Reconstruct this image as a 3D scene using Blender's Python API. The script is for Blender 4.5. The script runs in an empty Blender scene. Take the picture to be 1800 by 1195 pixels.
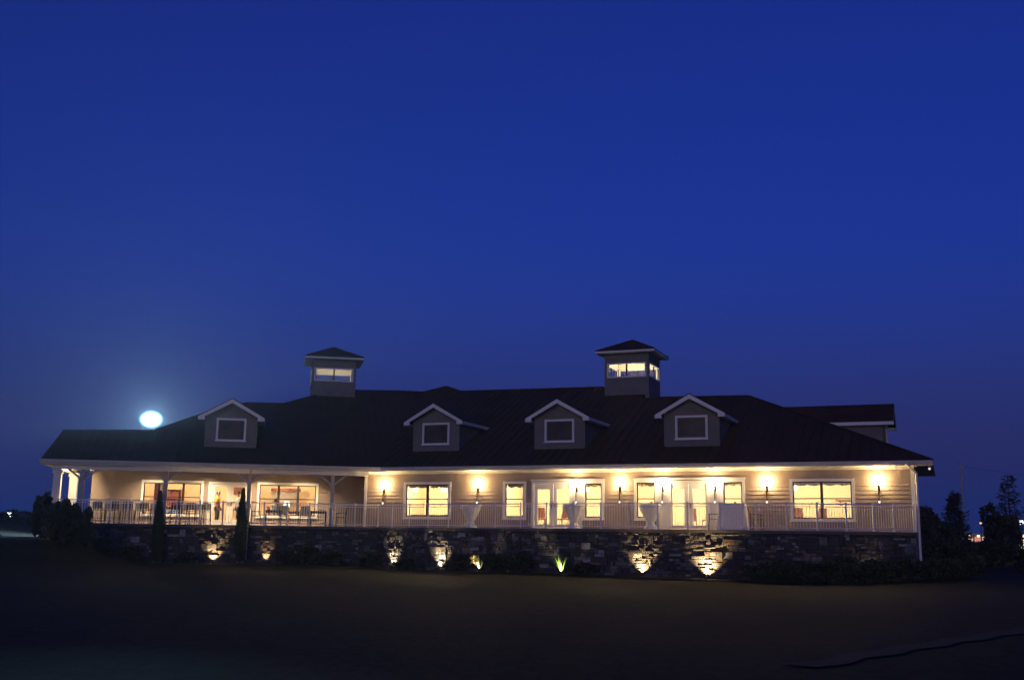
import bpy, bmesh, math, random
from mathutils import Vector, Matrix
from mathutils.geometry import tessellate_polygon

random.seed(7)
rad = math.radians
sc = bpy.context.scene
COL = sc.collection

# ------------------------------------------------------------------ camera
cam_data = bpy.data.cameras.new('camera')
cam = bpy.data.objects.new('camera', cam_data)
COL.objects.link(cam)
sc.camera = cam
cam_data.sensor_width = 36.0
cam_data.lens = 1909.7 / 1800.0 * 36.0
cam_data.clip_end = 3000.0
PITCH, ROLL = 0.179238, 0.012792
_f = Vector((0, math.cos(PITCH), math.sin(PITCH)))
_r0 = Vector((1, 0, 0))
_u0 = Vector((0, -math.sin(PITCH), math.cos(PITCH)))
_r = _r0 * math.cos(ROLL) + _u0 * math.sin(ROLL)
_u = _u0 * math.cos(ROLL) - _r0 * math.sin(ROLL)
_m = Matrix((_r, _u, -_f)).transposed().to_4x4()
_m.translation = Vector((0, 0, 1.65))
cam.matrix_world = _m

# ------------------------------------------------------------------ world, dusk sky
world = bpy.data.worlds.new('World')
sc.world = world
world.use_nodes = True
wn = world.node_tree
bg = wn.nodes['Background']
sky = wn.nodes.new('ShaderNodeTexSky')
sky.sky_type = 'NISHITA'
sky.sun_disc = False
SUN_ELEV, SUN_ROT = 1.0, 195.0
sky.sun_elevation = rad(SUN_ELEV)
sky.sun_rotation = rad(SUN_ROT)
sky.ozone_density = 6.0
sky.air_density = 1.0
sky.dust_density = 0.6
# the blue of late dusk, sinking to a dusty navy near the horizon
tint = wn.nodes.new('ShaderNodeMix'); tint.data_type = 'RGBA'; tint.blend_type = 'MULTIPLY'; tint.inputs[0].default_value = 1.0
tint.inputs[7].default_value = (1.75, .47, .97, 1)
wn.links.new(sky.outputs[0], tint.inputs[6])
tcw = wn.nodes.new('ShaderNodeTexCoord'); sep = wn.nodes.new('ShaderNodeSeparateXYZ')
wn.links.new(tcw.outputs['Generated'], sep.inputs[0])
low = wn.nodes.new('ShaderNodeMapRange'); low.interpolation_type = 'SMOOTHSTEP'
low.inputs['From Min'].default_value = .0; low.inputs['From Max'].default_value = .28
low.inputs['To Min'].default_value = 1.0; low.inputs['To Max'].default_value = 0.0
wn.links.new(sep.outputs['Z'], low.inputs['Value'])
navy = wn.nodes.new('ShaderNodeMix'); navy.data_type = 'RGBA'
navy.inputs[7].default_value = (.034, .082, .46, 1)
wn.links.new(low.outputs[0], navy.inputs[0]); wn.links.new(tint.outputs[2], navy.inputs[6])
wn.links.new(navy.outputs[2], bg.inputs[0])
bg.inputs[1].default_value = 0.15
# soft afterglow of the sun that has just gone down behind the camera
sun_d = bpy.data.lights.new('afterglow', 'SUN')
sun_d.energy = 0.16
sun_d.angle = rad(40)
sun_d.color = (1.0, 0.93, 0.92)
sun = bpy.data.objects.new('afterglow', sun_d)
COL.objects.link(sun)
_sd = Vector((math.sin(rad(SUN_ROT)) * math.cos(rad(4)), math.cos(rad(SUN_ROT)) * math.cos(rad(4)), math.sin(rad(4))))
sun.rotation_euler = _sd.to_track_quat('Z', 'Y').to_euler()
sun.location = (0, -20, 20)

sc.view_settings.view_transform = 'Standard'
sc.view_settings.look = 'None'
sc.view_settings.exposure = 1.0
sc.view_settings.gamma = 1.0

# ------------------------------------------------------------------ frames
A_R, A_L = 0.380070, 0.206268
PR = Vector((5.07, 48.0, 0)); UR = Vector((math.cos(A_R), -math.sin(A_R), 0)); NR = Vector((math.sin(A_R), math.cos(A_R), 0))
PL = Vector((-12.13, 51.0, 0)); UL = Vector((math.cos(A_L), math.sin(A_L), 0)); NL = Vector((-math.sin(A_L), math.cos(A_L), 0))
def FR(u, d, z): return PR + UR * u + NR * d + Vector((0, 0, z))
def FL(u, d, z): return PL + UL * u + NL * d + Vector((0, 0, z))
def FS(u, d, z): return FR(12.1 - d, u, z)          # right hip end, facing right
def F0(u, d, z): return Vector((u, d, z))
DECK = 2.04
ZE = 4.84
PIT = 0.46
ROT_R, ROT_L = -A_R, A_L

# ------------------------------------------------------------------ mesh builder
class MB:
    def __init__(s): s.v = []; s.f = []; s.m = []; s.F = F0; s.mi = 0
    def fr(s, F): s.F = F; return s
    def pt(s, u, d, z): s.v.append(s.F(u, d, z)); return len(s.v) - 1
    def face(s, idx, mi=None): s.f.append(tuple(idx)); s.m.append(s.mi if mi is None else mi)
    def poly(s, pts, mi=None): s.face([s.pt(*p) for p in pts], mi)
    def box(s, u0, u1, d0, d1, z0, z1, mi=None):
        i = [s.pt(u, d, z) for z in (z0, z1) for u, d in ((u0, d0), (u1, d0), (u1, d1), (u0, d1))]
        for q in ((0, 3, 2, 1), (4, 5, 6, 7), (0, 1, 5, 4), (1, 2, 6, 5), (2, 3, 7, 6), (3, 0, 4, 7)):
            s.face([i[k] for k in q], mi)
        return s
    def hexa(s, p, mi=None):
        i = [s.pt(*k) for k in p]
        for q in ((0, 3, 2, 1), (4, 5, 6, 7), (0, 1, 5, 4), (1, 2, 6, 5), (2, 3, 7, 6), (3, 0, 4, 7)):
            s.face([i[k] for k in q], mi)
    def beam(s, a, b, w, h=None, mi=None):
        """square bar between two frame points"""
        h = h or w
        a = s.F(*a); b = s.F(*b)
        z = (b - a).normalized()
        x = z.cross(Vector((0, 0, 1)))
        if x.length < 1e-4: x = Vector((1, 0, 0)) if s.F is F0 else (s.F(1, 0, 0) - s.F(0, 0, 0))
        x.normalize(); y = z.cross(x)
        i = []
        for p in (a, b):
            for sx, sy in ((-1, -1), (1, -1), (1, 1), (-1, 1)):
                s.v.append(p + x * sx * w / 2 + y * sy * h / 2); i.append(len(s.v) - 1)
        for q in ((0, 3, 2, 1), (4, 5, 6, 7), (0, 1, 5, 4), (1, 2, 6, 5), (2, 3, 7, 6), (3, 0, 4, 7)):
            s.face([i[k] for k in q], mi)
    def tube(s, a, b, r0, r1=None, n=8, mi=None, caps=True):
        r1 = r0 if r1 is None else r1
        a = s.F(*a); b = s.F(*b)
        z = (b - a).normalized()
        x = z.orthogonal().normalized(); y = z.cross(x)
        A = []; B = []
        for k in range(n):
            t = 2 * math.pi * k / n
            w = x * math.cos(t) + y * math.sin(t)
            s.v.append(a + w * r0); A.append(len(s.v) - 1)
            s.v.append(b + w * r1); B.append(len(s.v) - 1)
        for k in range(n):
            s.face((A[k], A[(k + 1) % n], B[(k + 1) % n], B[k]), mi)
        if caps:
            s.face(A[::-1], mi); s.face(B, mi)
    def lathe(s, prof, c=(0, 0), n=16, mi=None, wob=None, zoff=0):
        """prof: (r, z) pairs"""
        rows = []
        for r, z in prof:
            row = []
            for k in range(n):
                t = 2 * math.pi * k / n
                rr = r * (1 + (wob(t, z) if wob else 0))
                row.append(s.pt(c[0] + rr * math.cos(t), c[1] + rr * math.sin(t), z + zoff))
            rows.append(row)
        for a, b in zip(rows, rows[1:]):
            for k in range(n):
                s.face((a[k], a[(k + 1) % n], b[(k + 1) % n], b[k]), mi)
        s.face(rows[0][::-1], mi); s.face(rows[-1], mi)
    def build(s, name, mats, parent=None, smooth=False, label=None):
        me = bpy.data.meshes.new(name)
        me.from_pydata([tuple(p) for p in s.v], [], s.f)
        if not isinstance(mats, (list, tuple)): mats = [mats]
        for m in mats: me.materials.append(m)
        me.polygons.foreach_set('material_index', s.m)
        if smooth: me.polygons.foreach_set('use_smooth', [True] * len(s.f))
        me.update()
        o = bpy.data.objects.new(name, me)
        COL.objects.link(o)
        if parent is not None: adopt(o, parent)
        if label: o['label'] = label
        return o

def world_mat(o):
    m = o.matrix_basis.copy()
    if o.parent: m = world_mat(o.parent) @ o.matrix_parent_inverse @ m
    return m
def adopt(o, parent):
    o.parent = parent
    o.matrix_parent_inverse = world_mat(parent).inverted()
def tag(o, label, cat, group=None, kind=None):
    o['label'] = label; o['category'] = cat
    if group: o['group'] = group
    if kind: o['kind'] = kind
    return o
def thing(name, label, cat, loc=(0, 0, 0), rz=0.0, group=None):
    o = bpy.data.objects.new(name, None)
    o.empty_display_size = 0.2
    COL.objects.link(o)
    o.location = loc; o.rotation_euler = (0, 0, rz)
    return tag(o, label, cat, group)
def struct(o):
    o['kind'] = 'structure'; return o
def dup(root, loc, rz, label, group=None):
    def cp(o, par):
        c = o.copy(); COL.objects.link(c)
        if par is not None: c.parent = par
        for ch in list(o.children): cp(ch, c)
        return c
    r = cp(root, None)
    r.location = loc; r.rotation_euler = (0, 0, rz); r['label'] = label
    if group: r['group'] = group
    return r
def light(name, kind, loc, energy, color, parent=None, aim=None, size=0.05, angle=60, blend=1.0):
    d = bpy.data.lights.new(name, kind)
    d.energy = energy; d.color = color
    if kind in ('POINT', 'SPOT'): d.shadow_soft_size = size
    if kind == 'SPOT': d.spot_size = rad(angle); d.spot_blend = blend
    o = bpy.data.objects.new(name, d); COL.objects.link(o)
    o.location = loc
    if aim is not None:
        o.rotation_euler = (-(Vector(aim) - Vector(loc))).to_track_quat('Z', 'Y').to_euler()
    if parent is not None: adopt(o, parent)
    return o

# ------------------------------------------------------------------ materials
def mat(name, col, rough=0.7, var=0.0, scale=4.0, bump=0.0, bscale=None, metal=0.0, col2=None, spec=0.5, stretch=None):
    m = bpy.data.materials.new(name); m.use_nodes = True
    nt = m.node_tree; b = nt.nodes['Principled BSDF']
    b.inputs['Base Color'].default_value = (*col, 1); b.inputs['Roughness'].default_value = rough
    b.inputs['Metallic'].default_value = metal; b.inputs['Specular IOR Level'].default_value = spec
    if var or bump or col2:
        tc = nt.nodes.new('ShaderNodeTexCoord'); vec = tc.outputs['Object']
        if stretch:
            mp = nt.nodes.new('ShaderNodeMapping'); mp.inputs['Scale'].default_value = stretch
            nt.links.new(vec, mp.inputs[0]); vec = mp.outputs[0]
        n = nt.nodes.new('ShaderNodeTexNoise'); n.inputs['Scale'].default_value = scale; n.inputs['Detail'].default_value = 6
        nt.links.new(vec, n.inputs['Vector'])
        if var or col2:
            r = nt.nodes.new('ShaderNodeValToRGB')
            c2 = col2 or tuple(max(0, c * (1 - var)) for c in col)
            c1 = col if col2 else tuple(min(1, c * (1 + var)) for c in col)
            r.color_ramp.elements[0].position = .35; r.color_ramp.elements[0].color = (*c2, 1)
            r.color_ramp.elements[1].position = .68; r.color_ramp.elements[1].color = (*c1, 1)
            nt.links.new(n.outputs['Fac'], r.inputs[0]); nt.links.new(r.outputs[0], b.inputs['Base Color'])
        if bump:
            n2 = nt.nodes.new('ShaderNodeTexNoise'); n2.inputs['Scale'].default_value = bscale or scale * 3; n2.inputs['Detail'].default_value = 8
            nt.links.new(vec, n2.inputs['Vector'])
            bp = nt.nodes.new('ShaderNodeBump'); bp.inputs['Strength'].default_value = bump; bp.inputs['Distance'].default_value = .03
            nt.links.new(n2.outputs['Fac'], bp.inputs['Height']); nt.links.new(bp.outputs[0], b.inputs['Normal'])
    return m
def emit(name, col, s):
    m = bpy.data.materials.new(name); m.use_nodes = True
    b = m.node_tree.nodes['Principled BSDF']
    b.inputs['Base Color'].default_value = (.8, .8, .8, 1)
    b.inputs['Emission Color'].default_value = (*col, 1); b.inputs['Emission Strength'].default_value = s
    return m
def glow_glass(name, col, s, clear=.8):
    """lit glass shade that lets its lamp's light through"""
    m = bpy.data.materials.new(name); m.use_nodes = True
    nt = m.node_tree; nt.nodes.clear()
    out = nt.nodes.new('ShaderNodeOutputMaterial'); mx = nt.nodes.new('ShaderNodeMixShader')
    t = nt.nodes.new('ShaderNodeBsdfTransparent'); e = nt.nodes.new('ShaderNodeEmission')
    e.inputs[0].default_value = (*col, 1); e.inputs[1].default_value = s
    mx.inputs[0].default_value = 1 - clear
    nt.links.new(t.outputs[0], mx.inputs[1]); nt.links.new(e.outputs[0], mx.inputs[2]); nt.links.new(mx.outputs[0], out.inputs[0])
    return m
def glass(name, tint=(.95, .96, .95), refl=.05):
    m = bpy.data.materials.new(name); m.use_nodes = True
    nt = m.node_tree; nt.nodes.clear()
    out = nt.nodes.new('ShaderNodeOutputMaterial'); mx = nt.nodes.new('ShaderNodeMixShader')
    t = nt.nodes.new('ShaderNodeBsdfTransparent'); g = nt.nodes.new('ShaderNodeBsdfGlossy')
    t.inputs[0].default_value = (*tint, 1); g.inputs['Roughness'].default_value = .03
    mx.inputs[0].default_value = refl
    nt.links.new(t.outputs[0], mx.inputs[1]); nt.links.new(g.outputs[0], mx.inputs[2]); nt.links.new(mx.outputs[0], out.inputs[0])
    return m

M = {}
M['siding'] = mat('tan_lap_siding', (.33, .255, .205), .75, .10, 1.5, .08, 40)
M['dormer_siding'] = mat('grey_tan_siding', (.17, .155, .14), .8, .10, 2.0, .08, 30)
M['trim'] = mat('white_painted_trim', (.74, .72, .69), .5, .05, 3.0, .03, 60)
M['roof'] = mat('dark_brown_metal_roof', (.060, .036, .022), .8, .25, .8, .15, 12, col2=(.042, .025, .016), spec=.15)
M['sash'] = mat('dark_bronze_sash', (.03, .025, .022), .4, .1, 6)
M['pane'] = glass('window_glass')
M['dark_pane'] = mat('dark_attic_glass', (.075, .06, .05), .25, .3, 2.0, spec=.15)
M['valance'] = mat('cream_curtain', (.62, .48, .30), .9, .12, 6)
M['deck'] = mat('concrete_terrace', (.33, .31, .29), .85, .15, 2.5, .1, 25)
M['soffit'] = mat('white_soffit', (.70, .66, .60), .6, .05, 3)
M['room'] = mat('warm_room_paint', (.80, .70, .52), .9, .04, 1.2)
M['room_tan'] = mat('tan_room_paint', (.80, .62, .40), .9, .06, 1.2)
M['carpet'] = mat('brown_carpet', (.16, .09, .05), .95, .2, 12)
M['rail'] = mat('pale_grey_railing_paint', (.80, .79, .78), .45, .05, 8)
M['post'] = mat('weathered_post', (.38, .355, .33), .6, .12, 5)
M['mortar'] = mat('dark_mortar', (.05, .047, .043), .95, .2, 9)
STONES = [mat('ledge_stone_%s' % n, c, .85, .35, 9, .9, 26) for n, c in
          (('charcoal', (.044, .043, .043)), ('brown', (.075, .064, .054)), ('grey', (.145, .140, .138)),
           ('buff', (.18, .155, .125)), ('rust', (.10, .062, .040)), ('pale', (.32, .30, .275)), ('slate', (.062, .061, .062)))]
M['bronze'] = mat('dark_bronze_metal', (.035, .028, .022), .35, .1, 10, metal=.6)
M['bowl'] = glow_glass('lit_glass_bowl', (1.0, .72, .30), 16.0, .75)
M['finial'] = glow_glass('lit_glass_finial', (1.0, .86, .66), 1.6, .2)
M['pendant'] = glow_glass('lit_pendant_globe', (1.0, .80, .42), 7.0, .6)
M['lens'] = glow_glass('lit_lamp_lens', (1.0, .80, .45), 6.0, .5)
M['cloth'] = mat('white_table_cloth', (.68, .66, .66), .85, .05, 9, .1, 30)
M['chair'] = mat('dark_metal_chair', (.022, .02, .022), .5, .15, 10)
M['sling'] = mat('slate_blue_sling', (.13, .16, .26), .8, .12, 14)
M['wood'] = mat('warm_brown_wood', (.24, .085, .035), .5, .3, 6, stretch=(1, 1, 8))
M['leaf'] = mat('dark_green_leaf', (.030, .045, .020), .7, .4, 3.0)
M['leaf2'] = mat('grey_green_leaf', (.055, .070, .038), .7, .4, 3.0)
M['yucca'] = mat('bright_yucca_leaf', (.14, .26, .03), .5, .25, 5)
M['flower'] = mat('pale_yellow_bloom', (.62, .55, .20), .6, .15, 9)
M['bark'] = mat('bark', (.07, .05, .036), .9, .3, 12, .4, 30)
M['iron'] = mat('black_iron', (.02, .02, .02), .5, .1, 8)

# ------------------------------------------------------------------ ground
def sstep(a, b, x):
    t = min(1, max(0, (x - a) / (b - a))); return t * t * (3 - 2 * t)
def ground(x, y):
    z = 0.10
    near = sstep(36, 45, y)
    # bank that rises against the left end of the terrace, and the dark hill beyond it
    z += 1.22 * sstep(-16.0, -20.3, x) * near
    z += 0.95 * sstep(-20, -31, x) * near
    z += 0.22 * sstep(-4, -12, x) * near * (1 - sstep(-16.0, -20.3, x))
    # low rise against the right corner of the house
    z += 0.62 * math.exp(-((x - 17) / 3.6) ** 2 - ((y - 46) / 5.0) ** 2)
    z += 0.06 * math.sin(x * .21 + 1.3) * math.sin(y * .17) * (1 - sstep(60, 90, y))
    z -= 0.10 * (1 - sstep(4, 14, y))
    far = sstep(85, 160, y)
    z *= (1 - far * .7)
    return z
def axis(lo, hi, dense_lo, dense_hi, ds, grow=1.22):
    xs = []; x = dense_lo
    while x <= dense_hi + 1e-6: xs.append(x); x += ds
    s = ds; x = xs[-1]
    while x < hi: s *= grow; x += s; xs.append(x)
    s = ds; x = dense_lo; pre = []
    while x > lo: s *= grow; x -= s; pre.append(x)
    return pre[::-1] + xs
def lawn_material():
    m = bpy.data.materials.new('mown_grass'); m.use_nodes = True
    nt = m.node_tree; b = nt.nodes['Principled BSDF']; b.inputs['Roughness'].default_value = .9; b.inputs['Specular IOR Level'].default_value = .15
    tc = nt.nodes.new('ShaderNodeTexCoord')
    n1 = nt.nodes.new('ShaderNodeTexNoise'); n1.inputs['Scale'].default_value = .16; n1.inputs['Detail'].default_value = 5
    n2 = nt.nodes.new('ShaderNodeTexNoise'); n2.inputs['Scale'].default_value = 6.0; n2.inputs['Detail'].default_value = 8; n2.inputs['Roughness'].default_value = .75
    mp = nt.nodes.new('ShaderNodeMapping'); mp.inputs['Scale'].default_value = (1, .45, 1)
    nt.links.new(tc.outputs['Object'], mp.inputs[0]); nt.links.new(mp.outputs[0], n2.inputs['Vector'])
    nt.links.new(tc.outputs['Object'], n1.inputs['Vector'])
    r1 = nt.nodes.new('ShaderNodeValToRGB'); r2 = nt.nodes.new('ShaderNodeValToRGB')
    r1.color_ramp.elements[0].color = (.014, .024, .006, 1); r1.color_ramp.elements[0].position = .38
    r1.color_ramp.elements[1].color = (.024, .026, .008, 1); r1.color_ramp.elements[1].position = .64
    r2.color_ramp.elements[0].color = (.25, .25, .25, 1); r2.color_ramp.elements[0].position = .3
    r2.color_ramp.elements[1].color = (1.9, 1.9, 1.9, 1); r2.color_ramp.elements[1].position = .7
    mx = nt.nodes.new('ShaderNodeMix'); mx.data_type = 'RGBA'; mx.blend_type = 'MULTIPLY'; mx.inputs[0].default_value = 1
    nt.links.new(n1.outputs['Fac'], r1.inputs[0]); nt.links.new(n2.outputs['Fac'], r2.inputs[0])
    nt.links.new(r1.outputs[0], mx.inputs[6]); nt.links.new(r2.outputs[0], mx.inputs[7]); nt.links.new(mx.outputs[2], b.inputs['Base Color'])
    bp = nt.nodes.new('ShaderNodeBump'); bp.inputs['Strength'].default_value = .6; bp.inputs['Distance'].default_value = .05
    nt.links.new(n2.outputs['Fac'], bp.inputs['Height']); nt.links.new(bp.outputs[0], b.inputs['Normal'])
    return m
g = MB()
gx = axis(-900, 900, -36, 36, .6); gy = axis(-60, 1500, 0, 66, .6)
for y in gy:
    for x in gx: g.pt(x, y, ground(x, y))
for j in range(len(gy) - 1):
    for i in range(len(gx) - 1):
        a = j * len(gx) + i
        g.face((a, a + 1, a + 1 + len(gx), a + len(gx)))
struct(tag(g.build('lawn', lawn_material(), smooth=True), 'dark mown lawn sloping up to the planting bed', 'lawn'))

# terrace edge, as (world x, world y); left wing then right wing
EDGE = [FL(u, d, 0) for u, d in ((-8.9, 3.4), (-8.9, 1.6), (-8.9, -.1), (-7.9, -.1), (-7.0, -.1), (-6.05, -.1), (-5.3, -.1), (-4.2, -.1), (-3.17, -.1), (-2.14, -.1), (-1.13, -.1), (-.11, -.1), (.73, -.1), (1.76, -.1), (2.80, -.1), (3.85, -.1), (4.91, -.1))]
NLEFT = len(EDGE)
EDGE += [FR(u, d, 0) for u, d in ((-12.03, -.35), (-11.01, -.84), (-9.95, -1.19), (-8.86, -1.46), (-7.76, -1.64), (-6.55, -1.78), (-5.29, -2.14), (-3.94, -2.55), (-2.73, -2.67), (-1.49, -2.75), (-.28, -2.82), (.93, -2.9), (2.14, -2.9), (3.37, -2.9), (4.65, -2.9), (6.07, -2.9), (7.25, -2.9), (8.38, -2.75), (9.41, -2.2), (10.36, -1.45), (11.08, -.75), (11.80, -.16))]
def outward(i):
    a = EDGE[max(0, i - 1)]; b = EDGE[min(len(EDGE) - 1, i + 1)]
    t = (b - a).normalized()
    return Vector((t.y, -t.x, 0))
# planting bed strip in front of the stone wall
b = MB()
for i, p in enumerate(EDGE):
    o = outward(i)
    if i < 4: o = Vector((-.55, -.83, 0)).normalized() if i > 1 else o
    for w in (-.1, .55, 1.15, 1.7 + .35 * math.sin(i * .9) + .2 * math.sin(i * 2.3)):
        q = p + o * w; b.pt(q.x, q.y, ground(q.x, q.y) + .03)
for i in range(len(EDGE) - 1):
    for k in range(3):
        a = i * 4 + k; b.face((a, a + 1, a + 5, a + 4))
M['mulch'] = mat('bark_mulch', (.018, .014, .011), .95, .5, 7, .8, 18)
struct(tag(b.build('planting_bed', M['mulch'], smooth=True), 'dark mulch bed along the foot of the stone wall', 'planting bed'))
# terrace slab
t = MB()
poly = [p.copy() for p in EDGE] + [FR(11.84, .10, 0), FR(-12.9, .10, 0), FR(-12.9, 2.5, 0), FL(6.9, 3.1, 0), FL(-7.5, 3.1, 0), FL(-7.5, 3.4, 0)]
tri = tessellate_polygon([poly])
n = len(poly)
for p in poly: t.pt(p.x, p.y, DECK)
for p in poly: t.pt(p.x, p.y, DECK - .12)
for a in tri:
    t.face(a); t.face([k + n for k in a][::-1])
for i in range(n): t.face((i, (i + 1) % n, (i + 1) % n + n, i + n))
struct(tag(t.build('terrace', M['deck']), 'raised concrete terrace behind the white railing', 'terrace'))

# ------------------------------------------------------------------ stone retaining wall
sw = thing('stone_wall', 'dark ledge stone retaining wall carrying the terrace', 'stone wall', EDGE[20])
def path_eval(pts):
    L = [0]
    for a, b in zip(pts, pts[1:]): L.append(L[-1] + (b - a).length)
    def ev(s):
        s = min(max(s, 0), L[-1] - 1e-6)
        for i in range(len(L) - 1):
            if s <= L[i + 1]:
                k = (s - L[i]) / (L[i + 1] - L[i]); return pts[i].lerp(pts[i + 1], k)
        return pts[-1]
    return ev, L[-1]
ev, LEN = path_eval(EDGE)
core = MB(); blk = MB()
for i, p in enumerate(EDGE):
    o = outward(i)
    for w, z in ((.04, -.6), (.04, DECK - .13), (-.3, DECK - .13), (-.3, -.6)):
        q = p + o * w; core.pt(q.x, q.y, z)
for i in range(len(EDGE) - 1):
    for k in range(4):
        a = i * 4 + k; c = i * 4 + (k + 1) % 4
        core.face((a, a + 4, c + 4, c))
core.face((0, 1, 2, 3)); e = (len(EDGE) - 1) * 4; core.face((e + 3, e + 2, e + 1, e))
core.build('mortar_core', M['mortar'], sw)
def stone(s0, s1, z0, z1):
    g_ = .008
    a = ev(s0 + g_); b = ev(s1 - g_)
    t_ = (b - a)
    if t_.length < .02: return
    t_.normalize(); o = Vector((t_.y, -t_.x, 0))
    pr = random.uniform(.05, .13); pr2 = pr + random.uniform(-.03, .03)
    z0 += g_; z1 -= g_
    ins = .012
    i = []
    for q, pp in ((a, pr), (b, pr2)):
        for w, z in ((.0, z0), (pp - ins, z0), (pp, z0 + ins), (pp + random.uniform(-.008, .008), z1 - ins), (pp - ins, z1), (.0, z1)):
            r = q + o * w; blk.v.append(Vector((r.x, r.y, z))); i.append(len(blk.v) - 1)
    mi = random.choices(range(7), (7, 3.6, 3.6, 1.2, 1.0, .8, 6))[0]
    for k in range(5): blk.face((i[k], i[k + 1], i[k + 7], i[k + 6]), mi)
    blk.face(i[:6][::-1], mi); blk.face(i[6:], mi)
z = -.35
for band in (.30, .34, .28, .32, .30, .28, .34, .30):
    z1 = min(z + band, DECK - .13)
    s = 0
    while s < LEN:
        w = random.uniform(.16, .56); e = min(s + w, LEN); h = z1 - z
        c = random.random()
        if c < .30 and w < .42: stone(s, e, z, z1)
        elif c < .62:
            k = z + h * random.uniform(.35, .65); mid = s + (e - s) * random.uniform(.35, .65)
            if random.random() < .5: stone(s, e, z, k); stone(s, mid, k, z1); stone(mid, e, k, z1)
            else: stone(s, mid, z, k); stone(mid, e, z, k); stone(s, e, k, z1)
        else:
            k1 = z + h * random.uniform(.26, .4); k2 = z + h * random.uniform(.6, .74)
            for q0, q1 in ((z, k1), (k1, k2), (k2, z1)):
                if random.random() < .45:
                    mid = s + (e - s) * random.uniform(.3, .7); stone(s, mid, q0, q1); stone(mid, e, q0, q1)
                else: stone(s, e, q0, q1)
        s = e
    z = z1
blk.build('stone_courses', STONES, sw)
cap = MB()
for i, p in enumerate(EDGE):
    o = outward(i)
    for w, z in ((.15, DECK - .125), (.15, DECK - .02), (.0, DECK - .02), (.0, DECK - .125)):
        q = p + o * w; cap.pt(q.x, q.y, z)
for i in range(len(EDGE) - 1):
    for k in range(4):
        a = i * 4 + k; c = i * 4 + (k + 1) % 4
        cap.face((a, a + 4, c + 4, c))
cap.face((0, 1, 2, 3)); e = (len(EDGE) - 1) * 4; cap.face((e + 3, e + 2, e + 1, e))
M['cap'] = mat('pale_cap_stone', (.11, .10, .095), .8, .2, 5, .2, 20)
cap.build('cap_stone', M['cap'], sw)

# ------------------------------------------------------------------ railing
ra = thing('terrace_railing', 'pale metal baluster railing along the terrace edge', 'railing', EDGE[24] + Vector((0, 0, DECK)))
RH = 1.05
top = MB(); bot = MB()
for i, p in enumerate(EDGE):
    m_ = MB(); m_.box(p.x - .03, p.x + .03, p.y - .03, p.y + .03, DECK, DECK + RH); m_.box(p.x - .042, p.x + .042, p.y - .042, p.y + .042, DECK + RH, DECK + RH + .03)
    m_.build('post', M['rail'], ra)
for i in range(len(EDGE) - 1):
    a, c = EDGE[i], EDGE[i + 1]
    d = (c - a).normalized()
    a2, c2 = a + d * .03, c - d * .03
    top.beam((a2.x, a2.y, DECK + RH - .03), (c2.x, c2.y, DECK + RH - .03), .05, .045)
    bp = MB()
    bp.beam((a2.x, a2.y, DECK + .09), (c2.x, c2.y, DECK + .09), .04, .035)
    bp.beam((a2.x, a2.y, DECK + RH - .14), (c2.x, c2.y, DECK + RH - .14), .03, .025)
    k = max(2, round((c2 - a2).length / .115))
    for j in range(1, k):
        q = a2.lerp(c2, j / k)
        bp.box(q.x - .007, q.x + .007, q.y - .007, q.y + .007, DECK + .105, DECK + RH - .055)
    bp.build('baluster_panel', M['rail'], ra)
top.build('top_rail', M['rail'], ra)

# ------------------------------------------------------------------ clubhouse
ch = thing('clubhouse', 'long tan clubhouse with dark hip roof, dormers and two cupolas', 'clubhouse', FR(0, 3, DECK))
def pieces(lo, hi, opens):
    """complement of the intervals"""
    out = []; c = lo
    for a, b in sorted(opens):
        if a > c: out.append((c, a))
        c = max(c, b)
    if c < hi: out.append((c, hi))
    return out
def lap_wall(F, u0, u1, d, z0, z1, opens, parent, m, name='siding_wall', th=.16, course=.165, inner=None):
    w = MB().fr(F)
    zc = z0
    cuts = sorted({z0, z1} | {o[2] for o in opens if z0 < o[2] < z1} | {o[3] for o in opens if z0 < o[3] < z1})
    while zc < z1 - 1e-6:
        ze = min(zc + course, z1)
        sub = [zc] + [c for c in cuts if zc + 1e-4 < c < ze - 1e-4] + [ze]
        for a, b in zip(sub, sub[1:]):
            zm = (a + b) / 2
            blocked = [(o[0], o[1]) for o in opens if o[2] < zm < o[3]]
            for p, q in pieces(u0, u1, blocked):
                ta = .022 * (1 - (a - zc) / course); tb = .022 * (1 - (b - zc) / course)
                w.hexa([(p, d - ta, a), (q, d - ta, a), (q, d + th, a), (p, d + th, a),
                        (p, d - tb, b), (q, d - tb, b), (q, d + th, b), (p, d + th, b)])
        zc = ze
    return w.build(name, m, parent)
def rect_wall(mb, u0, u1, d0, d1, z0, z1, opens, mi=None):
    cuts = sorted({z0, z1} | {o[2] for o in opens if z0 < o[2] < z1} | {o[3] for o in opens if z0 < o[3] < z1})
    for a, b in zip(cuts, cuts[1:]):
        zm = (a + b) / 2
        for p, q in pieces(u0, u1, [(o[0], o[1]) for o in opens if o[2] < zm < o[3]]):
            mb.box(p, q, d0, d1, a, b, mi)
WT, WB, DT = 4.15, 2.43, 4.13
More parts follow.
